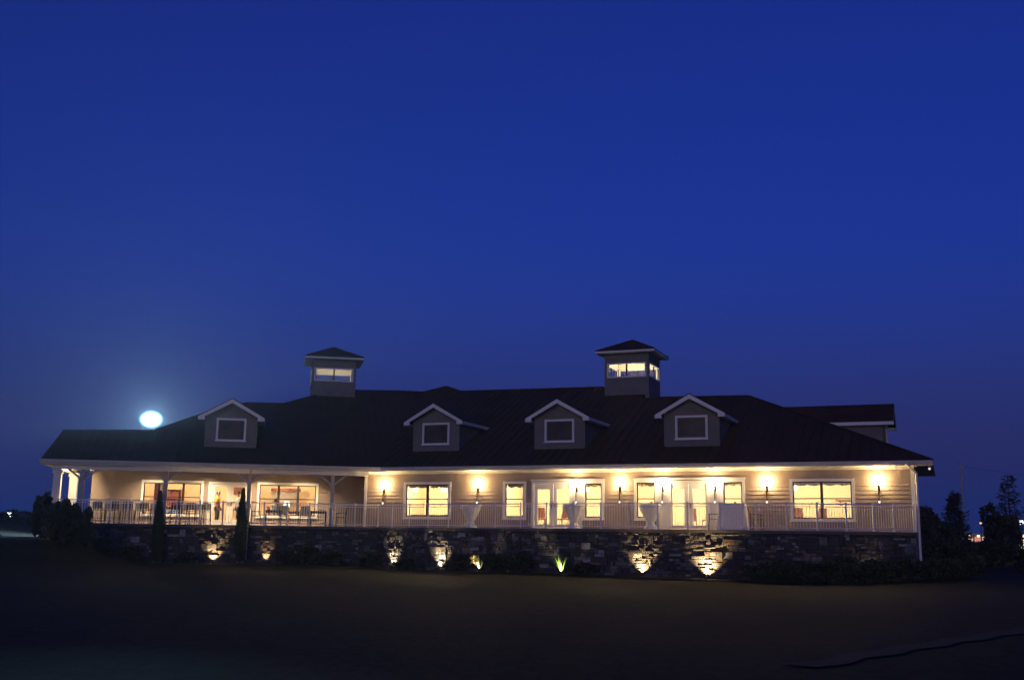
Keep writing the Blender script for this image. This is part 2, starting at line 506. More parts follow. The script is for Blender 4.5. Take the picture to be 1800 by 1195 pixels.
# openings: kind, u0, u1, z0, z1, mullions
WIN_R = [(-10.88, -8.42, WB, WT, (-9.64,)), (-5.80, -4.67, WB, WT, ()), (-1.98, -.98, WB, WT, ()),
         (.38, 1.42, WB, WT + .02, ()), (4.16, 5.18, WB, WT + .02, ()), (7.03, 9.60, WB, WT + .02, (8.30,))]
DOOR_R = [(-4.39, -2.49), (1.90, 3.68)]
WIN_L = [(-5.15, -2.25, WB, WT, (-4.19, -3.19)), (.30, 3.27, WB, WT, (1.34, 2.28))]
DOOR_L = [(-2.02, .03)]
opR = [w[:4] for w in WIN_R] + [(a, b, DECK, DT) for a, b in DOOR_R]
opL = [w[:4] for w in WIN_L] + [(a, b, DECK, DT) for a, b in DOOR_L]
lap_wall(FR, -12.96, 11.87, 0, DECK, 4.52, opR, ch, M['siding'])
lap_wall(FL, -7.43, 6.98, 3.0, DECK, 4.60, opL, ch, M['siding'])
lap_wall(lambda u, d, z: FR(-12.96 + d, u, z), .16, 2.80, 0, DECK, 4.60, [], ch, M['siding'])     # return wall beside the porch
lap_wall(lambda u, d, z: FR(11.87 - d, u, z), .16, 2.6, 0, DECK, 4.64, [], ch, M['siding'])
lap_wall(lambda u, d, z: FR(10.4 - d, u, z), 2.6, 13.5, 0, DECK, 4.64, [], ch, M['siding'])       # right end wall
lap_wall(lambda u, d, z: FL(-7.43 + d, u, z), 3.17, 12.0, 0, DECK, 4.60, [], ch, M['siding'])      # left end wall
# stone foundation under the right end
fm = MB().fr(FR); fm.box(10.2, 11.88, -.02, 2.6, -.6, DECK - .002); fm.build('foundation', STONES[2], ch)
# corner boards, friezes
cb = MB().fr(FR); cb.box(-13.0, -12.86, -.045, -.024, DECK, 4.52); cb.build('corner_board', M['trim'], ch)
cb = MB().fr(FR); cb.box(11.76, 11.90, -.045, -.024, DECK, 4.52); cb.box(11.875, 11.905, -.024, .12, DECK, 4.52); cb.build('corner_board', M['trim'], ch)
fz = MB().fr(FR); fz.box(-12.96, 11.90, -.04, .15, 4.522, 4.64); fz.build('frieze_board', M['trim'], ch)

def window(F, d, u0, u1, z0, z1, mull, parent, rail=True, valance=True, cas=.115, pane=None, name='window'):
    c = MB().fr(F)
    a, b = d - .055, d + .10
    c.box(u0, u1, a, b, z1 - cas, z1); c.box(u0, u1, a, b, z0, z0 + cas)
    c.box(u0, u0 + cas, a, b, z0 + cas, z1 - cas); c.box(u1 - cas, u1, a, b, z0 + cas, z1 - cas)
    c.box(u0 - .03, u1 + .03, a - .04, a, z0 - .01, z0 + .035)      # sill nose
    w = c.build(name, M['trim'], parent)
    i0, i1, j0, j1 = u0 + cas, u1 - cas, z0 + cas, z1 - cas
    s = MB().fr(F); fw = .05
    s.box(i0, i1, d, d + .07, j1 - fw, j1); s.box(i0, i1, d, d + .07, j0, j0 + fw)
    s.box(i0, i0 + fw, d, d + .07, j0 + fw, j1 - fw); s.box(i1 - fw, i1, d, d + .07, j0 + fw, j1 - fw)
    edges = [i0 + fw]
    for m_ in mull:
        s.box(m_ - .055, m_ + .055, d - .01, d + .075, j0 + fw, j1 - fw); edges += [m_ - .055, m_ + .055]
    edges.append(i1 - fw)
    if rail:
        zr = (j0 + j1) / 2 + .06
        for p, q in zip(edges[::2], edges[1::2]): s.box(p, q, d + .008, d + .06, zr - .022, zr + .022)
    s.build('sash', M['sash'], w)
    g_ = MB().fr(F); g_.box(i0 + .01, i1 - .01, d + .03, d + .036, j0 + .01, j1 - .01)
    g_.build('pane', pane or M['pane'], w)
    if valance:
        v = MB().fr(F); k = 28
        row = []
        for p, q in zip(edges[::2], edges[1::2]):
            for t_ in range(k + 1):
                x = p + (q - p) * t_ / k
                wv = .02 * math.sin(x * 40)
                dr = .07 + .05 * abs(math.sin((x - p) / (q - p) * math.pi * 2)) if q - p > .7 else .09 + .03 * math.cos((x - p) / (q - p) * math.pi * 4)
                row.append((v.pt(x, d + .14 + wv, j1 + .02), v.pt(x, d + .14 + wv, j1 - fw - dr)))
            for t_ in range(len(row) - k - 1, len(row) - 1):
                v.face((row[t_][0], row[t_ + 1][0], row[t_ + 1][1], row[t_][1]))
        v.build('valance', M['valance'], w)
    return w
def door(F, d, u0, u1, parent, p1, p2, z0g, z1g):
    c = MB().fr(F); a, b = d - .055, d + .10
    cs = .11
    c.box(u0, u1, a, b, DT - cs, DT); c.box(u0, u0 + cs, a, b, DECK, DT - cs); c.box(u1 - cs, u1, a, b, DECK, DT - cs)
    c.box(u0 + cs, u1 - cs, a, b, DECK, DECK + .03)
    w = c.build('double_door', M['trim'], parent)
    um = (p1[1] + p2[0]) / 2
    for (q0, q1), (l0, l1) in ((p1, (u0 + cs, um - .008)), (p2, (um + .008, u1 - cs))):
        s = MB().fr(F)
        rect_wall(s, l0, l1, d + .0, d + .05, DECK + .035, DT - cs - .005, [(q0, q1, z0g, z1g)])
        for e0, e1, f0, f1 in ((q0 - .03, q1 + .03, z1g, z1g + .03), (q0 - .03, q1 + .03, z0g - .03, z0g)): s.box(e0, e1, d - .012, d - .002, f0, f1)
        s.build('door_leaf', M['trim'], w)
        g_ = MB().fr(F); g_.box(q0 - .01, q1 + .01, d + .022, d + .028, z0g - .01, z1g + .01); g_.build('pane', M['pane'], w)
    for sx in (-.07, .07):
        h = MB().fr(F)
        h.box(um + sx - .02, um + sx + .02, d - .02, d, DECK + .93, DECK + 1.1); h.box(um + sx - .012 + (.05 if sx > 0 else -.05), um + sx + .012 + (.05 if sx > 0 else -.05), d - .05, d - .03, DECK + 1.0, DECK + 1.03)
        h.beam((um + sx, d - .04, DECK + 1.015), (um + sx * 1.8, d - .04, DECK + 1.015), .02)
        h.build('handle', M['bronze'], w)
    return w
for w in WIN_R: window(FR, 0, *w, ch)
for w in WIN_L: window(FL, 3.0, *w, ch, valance=False)
door(FR, 0, -4.39, -2.49, ch, (-4.11, -3.54), (-3.19, -2.62), 2.24, 3.78)
door(FR, 0, 1.90, 3.68, ch, (2.07, 2.59), (2.96, 3.50), 2.24, 3.78)
door(FL, 3.0, -2.02, .03, ch, (-1.72, -1.13), (-.83, -.24), 2.30, 3.88)
# white panels that join door and window into one unit
for u0, u1, zt in ((-2.488, -1.982, DT), (1.422, 1.898, DT), (3.682, 4.158, DT)):
    p = MB().fr(FR); p.box(u0, u1, -.05, -.024, DECK, zt); p.box(u0 + .05, u1 - .05, -.062, -.052, DECK + .15, zt - .2); p.build('white_panel', M['trim'], ch)
hd = MB().fr(FR); hd.box(-4.43, -.95, -.085, -.058, DT + .022, DT + .10); hd.box(.34, 5.22, -.085, -.058, DT + .042, DT + .12); hd.build('head_casing', M['trim'], ch)

# --- main roof
def in_poly_span(poly, u):
    ys = []
    for (a, b), (c, d) in zip(poly, poly[1:] + poly[:1]):
        if (a - u) * (c - u) < 0: ys.append(b + (d - b) * (u - a) / (c - a))
    return (min(ys), max(ys)) if len(ys) >= 2 else None
def zr(d, d0): return ZE + PIT * (d - d0)
DR0, DL0 = -.5, -.3
VT_R = (-11.88 - .302 * 11.2, 10.7); VT_L = (6.05 + .302 * 11.1, 10.8)
outR = [(-11.88, DR0), (12.6, DR0), (4.11, 7.92), (-.53, 8.15), (-1.4, 8.2), (-1.42, 10.15), (-4.1, 10.2), (-12.81, 10.5), (-14.24, 11.55), VT_R]
outL = [(-9.15, DL0), (6.05, DL0), VT_L, (8.33, 10.85), (4.58, 10.6), (2.92, 9.43), (1.37, 7.95), (-.65, 7.87), (-2.94, 5.76), (-4.82, 3.44), (-8.96, 3.10)]
rf = MB()
for F, poly, d0 in ((FR, outR, DR0), (FL, outL, DL0)):
    rf.fr(F)
    tr = tessellate_polygon([[Vector((a, b, 0)) for a, b in poly]])
    idx = [rf.pt(a, b, zr(b, d0)) for a, b in poly]
    for q in tr: rf.face([idx[k] for k in q])
    # standing seams
    us = [p[0] for p in poly]; u = min(us) + .3
    while u < max(us) - .1:
        sp = in_poly_span(poly, u)
        if sp and sp[1] - sp[0] > .3:
            a, b = sp
            h = .035
            rf.hexa([(u - .012, a, zr(a, d0) - .01), (u + .012, a, zr(a, d0) - .01), (u + .012, b, zr(b, d0) - .01), (u - .012, b, zr(b, d0) - .01),
                     (u - .012, a, zr(a, d0) + h), (u + .012, a, zr(a, d0) + h), (u + .012, b, zr(b, d0) + h), (u - .012, b, zr(b, d0) + h)])
        u += .42
# rear slopes
rf.fr(FR)
rf.poly([(12.6, DR0, ZE), (12.6, 7.5, ZE), (11.1, 7.5, ZE + PIT * 1.5), (10.3, 10.2, ZE + PIT * 2.3), (4.11, 7.92, zr(7.92, DR0))])
rf.poly([(4.11, 7.92, zr(7.92, DR0)), (10.3, 10.2, ZE + PIT * 2.3), (9.6, 15.5, ZE), (-1.4, 16.9, ZE), (-1.4, 8.2, zr(8.2, DR0))])
rf.poly([(-1.4, 8.2, zr(8.2, DR0)), (-1.4, 20.8, ZE), (-1.42, 10.15, zr(10.15, DR0))])
rf.poly([(-1.42, 10.15, zr(10.15, DR0)), (-1.4, 20.8, ZE), (-4.1, 20.9, ZE), (-4.1, 10.2, zr(10.2, DR0))])
rf.poly([(-4.1, 10.2, zr(10.2, DR0)), (-4.1, 20.9, ZE), (-12.81, 21.5, ZE), (-12.81, 10.5, zr(10.5, DR0))])
rf.poly([(-12.81, 10.5, zr(10.5, DR0)), (-12.81, 21.5, ZE), (-14.24, 23.6, ZE), (-14.24, 11.55, zr(11.55, DR0))])
rf.poly([(-14.24, 11.55, zr(11.55, DR0)), (-14.24, 23.6, ZE), (-18.5, 22.0, ZE), (VT_R[0], VT_R[1], zr(VT_R[1], DR0))])
rf.fr(FL)
bk = [outL[2], outL[3], outL[4], outL[5], outL[6], outL[7], outL[8], outL[9], outL[10], (-9.15, DL0)]
bks = [(7.4, 21.5), (7.0, 21.4), (4.58, 21.3), (2.92, 19.2), (1.37, 16.2), (-.65, 16.0), (-2.94, 11.8), (-4.82, 7.2), (-9.0, 6.5), (-9.15, 6.5)]
for k in range(len(bk) - 1):
    (a, b), (c, d) = bk[k], bk[k + 1]; (a2, b2), (c2, d2) = bks[k], bks[k + 1]
    rf.poly([(a, b, zr(b, DL0)), (a2, b2, ZE), (c2, d2, ZE), (c, d, zr(d, DL0))] if k < len(bk) - 2 else [(a, b, zr(b, DL0)), (a2, b2, ZE), (c, d, ZE)])
roof = rf.build('roof', M['roof'], ch)
# ridge and hip caps
for F, poly, d0, ks in ((FR, outR, DR0, ((1, 2), (2, 3), (6, 7), (7, 8), (8, 9))), (FL, outL, DL0, ((2, 3), (3, 4), (4, 5), (5, 6), (6, 7), (7, 8), (8, 9), (9, 10)))):
    for a, b in ks:
        rc = MB().fr(F)
        p, q = poly[a], poly[b]
        rc.beam((p[0], p[1], zr(p[1], d0) + .02), (q[0], q[1], zr(q[1], d0) + .02), .16, .06)
        rc.build('ridge_cap', M['roof'], roof)
M['fascia'] = mat('off_white_fascia_paint', (.50, .48, .44), .55, .06, 3.0)
# fascia, gutter, soffit
fa = MB().fr(FR)
fa.box(-12.0, 12.6, DR0 - .02, DR0 + .01, ZE - .20, ZE - .012); fa.box(-12.0, 12.62, DR0 - .10, DR0 - .022, ZE - .13, ZE - .015)
fa.box(12.59, 12.62, DR0 + .012, 7.5, ZE - .20, ZE - .012)
fa.build('fascia', M['fascia'], ch)
fa = MB().fr(FL)
fa.box(-9.17, 6.02, DL0 - .02, DL0 + .01, ZE - .22, ZE - .012); fa.box(-9.19, 6.0, DL0 - .10, DL0 - .022, ZE - .13, ZE - .015)
fa.box(-9.18, -9.15, DL0 + .012, 6.5, ZE - .22, ZE - .012)
fa.build('fascia', M['fascia'], ch)
so = MB().fr(FR)
so.box(-12.0, 12.585, DR0 + .012, -.002, ZE - .195, ZE - .165); so.box(10.0, 12.585, .16, 7.4, ZE - .195, ZE - .165)
so.build('soffit', M['soffit'], ch)
so = MB().fr(FL)
so.box(-9.145, 6.6, DL0 + .012, 3.2, 4.605, 4.63); so.box(-9.145, -7.2, 3.2, 6.5, 4.605, 4.63)
so.build('porch_ceiling', M['soffit'], ch)
bm_ = MB().fr(FL); bm_.box(-8.7, 5.5, -.09, .09, 4.42, 4.60); bm_.build('porch_beam', M['trim'], ch)
bm_ = MB().fr(FL); bm_.box(-8.60, -8.35, .11, 4.2, 4.38, 4.60); bm_.build('porch_beam', M['trim'], ch)
# downspouts
ds = MB().fr(FR)
ds.tube((11.62, DR0 - .06, ZE - .13), (11.98, -.12, ZE - .50), .05); ds.tube((11.98, -.12, ZE - .46), (11.98, -.12, .62), .052)
ds.tube((11.98, -.12, .66), (12.06, -.38, .56), .052)
ds.build('downspout', M['trim'], ch)
ds = MB().fr(FL)
ds.tube((.02, -.24, ZE - .14), (.02, -.24, .45), .035); ds.build('downspout', M['post'], ch)
# porch posts with Y braces
for u in (-7.35, -3.74, -.01, 3.82):
    p = MB().fr(FL); p.box(u - .085, u + .085, -.085, .085, DECK, 4.42); p.box(u - .12, u + .12, -.12, .12, DECK, DECK + .14)
    po = p.build('porch_post', M['post'], ch)
    for sx in (-1, 1):
        b_ = MB().fr(FL); b_.beam((u + sx * .07, 0, 3.98), (u + sx * .64, 0, 4.44), .09, .09); b_.build('brace', M['post'], po)
# square columns at the open left end
for u0, u1, d0, d1 in ((-8.62, -8.30, .04, .36), (-8.45, -8.10, 3.0, 3.35), ):
    p = MB().fr(FL); p.box(u0, u1, d0, d1, DECK, 4.40); p.box(u0 - .05, u1 + .05, d0 - .05, d1 + .05, DECK, DECK + .2); p.box(u0 - .04, u1 + .04, d0 - .04, d1 + .04, 4.22, 4.375)
    p.build('square_column', M['trim'], ch)

# --- dormers
def dormer(F, uc, df, half, zb, zeave, zapex, ohs, ohf, dback_eave, dback_ridge, wz0, wz1, ww):
    """front wall at df; roof apex zapex; eave overhang ohs each side"""
    w = MB().fr(F)
    slope = (zapex - zeave) / (half + ohs)
    def zro(u): return zapex - slope * abs(u - uc) - .06
    op = [(uc - ww / 2, uc + ww / 2, wz0, wz1)]
    course = .16; z_ = zb
    cutz = zro(uc + half)
    while z_ < zapex - .1:
        z2 = min(z_ + course, zapex - .1)
        zm = (z_ + z2) / 2
        hw = half if zm < cutz else max(0, (zapex - .06 - zm) / slope)
        hw1 = half if z_ < cutz else max(0, (zapex - .06 - z_) / slope); hw2 = half if z2 < cutz else max(0, (zapex - .06 - z2) / slope)
        bl = [(o[0], o[1]) for o in op if o[2] < zm < o[3]]
        for p, q in pieces(uc - hw, uc + hw, bl):
            p1 = uc - hw1 if abs(p - (uc - hw)) < 1e-6 else p; p2 = uc - hw2 if abs(p - (uc - hw)) < 1e-6 else p
            q1 = uc + hw1 if abs(q - (uc + hw)) < 1e-6 else q; q2 = uc + hw2 if abs(q - (uc + hw)) < 1e-6 else q
            w.hexa([(p1, df - .018, z_), (q1, df - .018, z_), (q1, df + .1, z_), (p1, df + .1, z_), (p2, df, z2), (q2, df, z2), (q2, df + .1, z2), (p2, df + .1, z2)])
        z_ = z2
    for sx in (-1, 1):       # cheeks
        u = uc + sx * half
        w.poly([(u, df, zb - .3), (u, df, zro(u)), (u, dback_eave + .4, zro(u)), (u, dback_eave + .4, zb - .3)])
    dm = w.build('dormer', M['dormer_siding'], ch)
    r = MB().fr(F)
    hs = half + ohs
    for sx in (-1, 1):
        fr_ = [(uc, df - ohf, zapex), (uc + sx * hs, df - ohf, zeave), (uc + sx * hs, dback_eave + .3, zeave), (uc, dback_ridge + .3, zapex)]
        r.hexa([(a, b, c - .05) for a, b, c in fr_] + fr_)
        t_ = .5
        while t_ < hs:     # seams
            k = t_ / hs; zz = zapex + (zeave - zapex) * k; db = dback_ridge + (dback_eave - dback_ridge) * k
            r.box(uc + sx * t_ - .01, uc + sx * t_ + .01, df - ohf, db, zz - .01, zz + .03); t_ += .42
    r.build('dormer_roof', M['roof'], dm)
    f = MB().fr(F)
    for sx in (-1, 1):       # rake boards, eave returns, side fascia
        a = (uc, zapex); b_ = (uc + sx * hs, zeave)
        i0 = [(a[0], a[1] - .05), (b_[0], b_[1] - .05), (b_[0], b_[1] - .21), (a[0], a[1] - .24)]
        f.hexa([(p, df - ohf + .0, q) for p, q in i0] + [(p, df - ohf + .03, q) for p, q in i0])
        f.box(uc + sx * hs - (.03 if sx > 0 else 0), uc + sx * hs + (.03 if sx < 0 else 0), df - ohf + .032, dback_eave, zeave - .20, zeave - .052)
        s0, s1 = sorted((uc + sx * (half + .01), uc + sx * (hs - .032)))
        f.box(s0, s1, df - ohf + .032, dback_eave, zeave - .20, zeave - .175)
        f.box(s0, s1 , df - ohf + .002, df - ohf + .03, zeave - .2, zeave - .0 - .06)
    f.build('dormer_fascia', M['trim'], dm)
    window(F, df, uc - ww / 2, uc + ww / 2, wz0, wz1, (), dm, rail=False, valance=False, cas=.10, pane=M['dark_pane'], name='dormer_window')
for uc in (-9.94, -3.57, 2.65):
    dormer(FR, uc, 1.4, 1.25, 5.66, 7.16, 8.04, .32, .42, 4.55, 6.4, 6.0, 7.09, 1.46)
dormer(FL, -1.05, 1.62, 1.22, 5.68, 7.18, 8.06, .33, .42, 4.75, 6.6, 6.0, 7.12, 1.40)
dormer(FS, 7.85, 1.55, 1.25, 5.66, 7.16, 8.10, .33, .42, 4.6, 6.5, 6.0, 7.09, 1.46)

# --- cupolas
def cupola(F, uc, d0, half, zb, w0, w1, zeave, zapex, lamp, lampcol):
    w = MB().fr(F); th = .10; D = 2 * half
    zt = zeave + .064
    ow = half - .12
    op = [(-ow, ow, w0, w1)]
    def side(fn):
        w.fr(fn)
        zc = zb
        while zc < zt - 1e-5:
            z2 = min(zc + .155, zt)
            sub = [zc] + [c for c in (w0, w1) if zc + 1e-4 < c < z2 - 1e-4] + [z2]
            for a, b in zip(sub, sub[1:]):
                bl = [(o[0], o[1]) for o in op if o[2] < (a + b) / 2 < o[3]]
                for p, q in pieces(-half, half, bl):
                    w.hexa([(p, -.016, a), (q, -.016, a), (q, th, a), (p, th, a), (p, -.004, b), (q, -.004, b), (q, th, b), (p, th, b)])
            zc = z2
    sides = [lambda u, d, z: F(uc + u, d0 + d, z), lambda u, d, z: F(uc - u, d0 + D - d, z),
             lambda u, d, z: F(uc + half - d, d0 + half + u, z), lambda u, d, z: F(uc - half + d, d0 + half - u, z)]
    for fn in sides: side(fn)
    cu_lin = []
    for fn in sides:
        l_ = MB().fr(fn); l_.box(-half + .13, half - .13, .102, .112, w1, zt - .002); l_.box(-half + .13, half - .13, .102, .112, w0 - .39, w0); cu_lin.append(l_)
    w.fr(F); w.box(uc - half + .11, uc + half - .11, d0 + .11, d0 + D - .11, w0 - .45, w0 - .40)
    cu = w.build('cupola', M['dormer_siding'], ch)
    for l_ in cu_lin: l_.build('inner_lining', M['room'], cu)
    for fn in sides:
        c = MB().fr(fn); cs = .07
        a, b = -.03, .06
        c.box(-ow, ow, a, b, w1 - cs, w1); c.box(-ow, ow, a, b, w0, w0 + cs); c.box(-ow, -ow + cs, a, b, w0 + cs, w1 - cs); c.box(ow - cs, ow, a, b, w0 + cs, w1 - cs)
        wi = c.build('cupola_window', M['trim'], cu)
        s = MB().fr(fn); s.box(-.045, .045, .0, .05, w0 + cs, w1 - cs)
        wi2 = s
        g_ = MB().fr(fn)
        s.box(-ow + cs, -ow + cs + .03, .005, .045, w0 + cs, w1 - cs); s.box(ow - cs - .03, ow - cs, .005, .045, w0 + cs, w1 - cs)
        # sash bars belong to the same window piece as the frame
        me = wi.data
        nb = len(me.vertices)
        vs = [tuple(v.co) for v in me.vertices] + [tuple(p) for p in s.v]
        fs = [tuple(p.vertices) for p in me.polygons] + [tuple(k + nb for k in f) for f in s.f]
        nf0 = len(me.polygons)
        me.clear_geometry(); me.from_pydata(vs, [], fs)
        me.materials.append(M['sash'])
        me.polygons.foreach_set('material_index', [0] * nf0 + [1] * len(s.f)); me.update()
        g_.box(-ow + cs * .5, ow - cs * .5, .02, .026, w0 + cs * .5, w1 - cs * .5); g_.build('cupola_pane', M['pane'], cu)
    r = MB().fr(F); oh = .40; e = half + oh; cy = d0 + half
    base = [r.pt(uc + a * e, cy + b * e, zeave + .20) for a, b in ((-1, -1), (1, -1), (1, 1), (-1, 1))]
    ap = r.pt(uc, cy, zapex)
    for k in range(4): r.face((base[k], base[(k + 1) % 4], ap))
    r.face(base[::-1])
    for a, b in ((-1, -1), (1, -1), (1, 1), (-1, 1)): r.beam((uc + a * e, cy + b * e, zeave + .21), (uc, cy, zapex + .01), .10, .06)
    for t_ in (-1.2, -.8, -.4, 0, .4, .8, 1.2):
        for fnn in (lambda u, v: (uc + u, cy - v), lambda u, v: (uc + v, cy + u)):
            k = abs(t_) / e
            p0 = fnn(t_, e); p1 = fnn(t_, e * k)
            r.beam((p0[0], p0[1], zeave + .21), (p1[0], p1[1], zeave + .20 + (zapex - zeave - .20) * (1 - k) + .01), .02, .05)
    r.build('cupola_roof', M['roof'], cu)
    f = MB().fr(F)
    f.box(uc - e - .02, uc + e + .02, cy - e - .02, cy - e + .01, zeave + .06, zeave + .17); f.box(uc - e - .02, uc + e + .02, cy + e - .01, cy + e + .02, zeave + .06, zeave + .17)
    f.box(uc - e - .02, uc - e + .01, cy - e + .012, cy + e - .012, zeave + .06, zeave + .17); f.box(uc + e - .01, uc + e + .02, cy - e + .012, cy + e - .012, zeave + .06, zeave + .17)
    f.box(uc - e + .012, uc + e - .012, cy - e + .012, cy + e - .012, zeave + .065, zeave + .09)     # soffit and inner ceiling
    f.build('cupola_fascia', M['soffit'], cu)
    light('cupola_lamp', 'POINT', F(uc, cy, w0 - .15), lamp, lampcol, cu, size=.08)
cupola(FR, -2.40, 8.8, 1.20, 8.75, 10.05, 10.84, 11.28, 12.26, 72, (1.0, .87, .64))
cupola(FL, 4.07, 9.5, 1.22, 8.90, 10.20, 10.97, 11.38, 12.36, 22, (1.0, .95, .82))

# --- rooms behind the glass
def room(F, u0, u1, d0, d1, opens, m, dividers=()):
    w = MB().fr(F)
    rect_wall(w, u0, u1, d0, d0 + .05, DECK, 4.50, opens)
    w.box(u0, u1, d1, d1 + .05, DECK, 4.50); w.box(u0 - .05, u0, d0, d1 + .05, DECK, 4.50); w.box(u1, u1 + .05, d0, d1 + .05, DECK, 4.50)
    for k in dividers: w.box(k - .06, k + .06, d0 + 2.2, d1, DECK, 4.50)
    w.box(u0 - .05, u1 + .05, d0, d1 + .05, 4.505, 4.55)
    w.build('room_wall', m, ch)
    f = MB().fr(F); f.box(u0 - .05, u1 + .05, d0 + .0, d1 + .05, DECK - .06, DECK - .005); f.build('room_floor', M['carpet'], ch)
room(FR, -12.75, 11.65, .165, 6.0, opR, M['room'], (-7.3, 5.9))
room(FL, -7.2, 6.3, 3.165, 9.0, opL, M['room_tan'])

# ------------------------------------------------------------------ wall sconces
WARM = (1.0, .69, .31)
def make_sconce():
    t = thing('wall_sconce', '', 'wall lamp')
    b = MB(); b.box(-.05, .05, .0, .025, -.30, .02); b.tube((0, .02, -.12), (0, -.14, -.12), .014); b.build('backplate', M['bronze'], t)
    s = MB(); s.lathe([(.010, -.71), (.018, -.56), (.022, -.30), (.028, -.16), (.018, -.12), (.048, -.085), (.048, -.07)], (0, -.15), 14)
    s.build('stem', M['bronze'], t, True)
    g_ = MB(); g_.lathe([(.050, -.068), (.085, -.02), (.11, .05), (.115, .075), (.105, .075), (.08, -.01), (.045, -.055)], (0, -.15), 18); g_.build('glass_bowl', M['bowl'], t, True)
    f = MB(); f.lathe([(.008, -.80), (.026, -.77), (.032, -.745), (.022, -.715), (.01, -.712)], (0, -.15), 12); f.build('finial', M['finial'], t, True)
    l = light('sconce_lamp', 'POINT', (0, -.17, .04), 84.0, WARM, t, size=.06)
    return t
sc0 = make_sconce()
SC = [(-11.91, 4.0, 'lit torch sconce nearest the porch, left of the wide left window'),
      (-7.03, 4.03, 'lit torch sconce right of the wide left window, above the leftmost tied cloth table'),
      (-2.23, 4.04, 'lit torch sconce on the white panel right of the left glazed double door'),
      (-.24, 4.05, 'lit torch sconce on bare siding between the two glazed door units'),
      (1.67, 4.05, 'lit torch sconce on the white panel left of the right glazed double door'),
      (3.94, 4.05, 'lit torch sconce on the white panel right of the right glazed double door'),
      (6.10, 4.05, 'lit torch sconce on bare siding left of the wide right window'),
      (10.54, 4.06, 'lit torch sconce on bare siding at the far right corner of the house')]
for i, (u, z_, lab) in enumerate(SC):
    d = -.064 if lab.find('white panel') > 0 else -.022
    if i == 0:
        o = sc0; o.location = FR(u, d, z_ - .09); o.rotation_euler = (0, 0, ROT_R); o['label'] = lab; o['group'] = 'torch sconces on the clubhouse front'
    else: dup(sc0, FR(u, d, z_ - .09), ROT_R, lab, 'torch sconces on the clubhouse front')

# recessed lights in the porch ceiling
def make_can():
    t = thing('recessed_light', '', 'ceiling light')
    b = MB(); b.lathe([(.11, -.025), (.11, 0.0), (.07, 0.0), (.075, -.025)], n=16); b.build('trim_ring', M['trim'], t)
    l = MB(); l.lathe([(.068, -.012), (.068, -.004)], n=16); l.build('lens', M['lens'], t)
    light('can_lamp', 'SPOT', (0, 0, -.05), 300, (1.0, .74, .43), t, aim=(0, .36, -1.2), size=.10, angle=130, blend=1.0)
    return t
cn0 = make_can()
CN = [(-4.5, 'recessed porch light above the left end of the wide left porch window'), (-2.1, 'recessed porch light between left porch window and the porch door'),
      (.55, 'recessed porch light right of the porch door'), (2.5, 'recessed porch light above the right end of the right porch window')]
for i, (u, lab) in enumerate(CN):
    if i == 0: o = cn0; o.location = FL(u, 1.75, 4.604); o.rotation_euler = (0, 0, ROT_L); o['label'] = lab; o['group'] = 'recessed lights in the porch ceiling'
    else: dup(cn0, FL(u, 1.75, 4.604), ROT_L, lab, 'recessed lights in the porch ceiling')
# flood fixture at the left end of the porch
pf = thing('porch_floodlight', 'small lit floodlight under the left end of the porch roof', 'floodlight', FL(-7.15, 1.1, 4.604), ROT_L)
def Fpf(u, d, z): return FL(-7.15 + u, 1.1 + d, 4.604 + z)
m_ = MB().fr(Fpf); m_.lathe([(.05, -.03), (.05, 0)], n=12); m_.tube((0, 0, -.02), (0, 0, -.09), .015); m_.build('bracket', M['trim'], pf)
m_ = MB().fr(Fpf); m_.tube((.10, 0, -.06), (-.06, 0, -.13), .05, .08, 12); m_.build('lamp_head', M['trim'], pf)
m_ = MB().fr(Fpf); m_.tube((-.062, 0, -.131), (-.07, 0, -.135), .07, .06, 12); m_.build('lens', M['lens'], pf)
light('flood_lamp', 'SPOT', Fpf(-.10, 0, -.15), 190, (1.0, .74, .40), pf, aim=Fpf(-1.2, .55, -1.0), size=.06, angle=150, blend=.6)

# ------------------------------------------------------------------ room lamps
def make_pendant():
    t = thing('pendant_lamp', '', 'ceiling lamp')
    b = MB(); b.lathe([(.06, -.03), (.06, 0)], n=12); b.tube((0, 0, -.02), (0, 0, -.48), .008); b.build('rod', M['bronze'], t)
    g_ = MB(); g_.lathe([(.03, -.68), (.11, -.645), (.15, -.58), (.14, -.52), (.08, -.475), (.03, -.47)], n=18); g_.build('globe', M['pendant'], t, True)
    light('pendant_lamp_bulb', 'POINT', (0, 0, -.58), 240, (1.0, .79, .45), t, size=.10)
    return t
pd0 = make_pendant()
PD = [(-11.79, 3.0, 'lit globe pendant seen in the left pane of the wide left window'), (-10.21, 3.0, 'lit globe pendant seen in the right pane of the wide left window'),
      (-5.6, 3.4, 'lit globe pendant in the room behind the narrow window'), (-2.9, 3.4, 'lit globe pendant in the room behind the left glazed double door'),
      (.6, 3.4, 'lit globe pendant in the room between the two glazed double doors'), (3.3, 3.4, 'lit globe pendant in the room behind the right glazed double door'),
      (6.84, 3.0, 'lit globe pendant at the left edge of the wide right window'), (10.2, 3.2, 'lit globe pendant in the end room past the wide right window')]
for i, (u, d, lab) in enumerate(PD):
    if i == 0: o = pd0; o.location = FR(u, d, 4.50); o['label'] = lab; o['group'] = 'pendants in the dining rooms'
    else: dup(pd0, FR(u, d, 4.50), 0, lab, 'pendants in the dining rooms')
def make_can2():
    t = thing('downlight', '', 'ceiling light')
    b = MB(); b.lathe([(.13, -.03), (.13, 0.0), (.09, 0.0), (.095, -.03)], n=16); b.build('trim_ring', M['trim'], t)
    l = MB(); l.lathe([(.085, -.012), (.085, -.004)], n=16); l.build('lens', M['lens'], t)
    light('downlight_bulb', 'POINT', (0, 0, -.12), 135, (1.0, .74, .43), t, size=.09)
    return t
dl0 = make_can2()
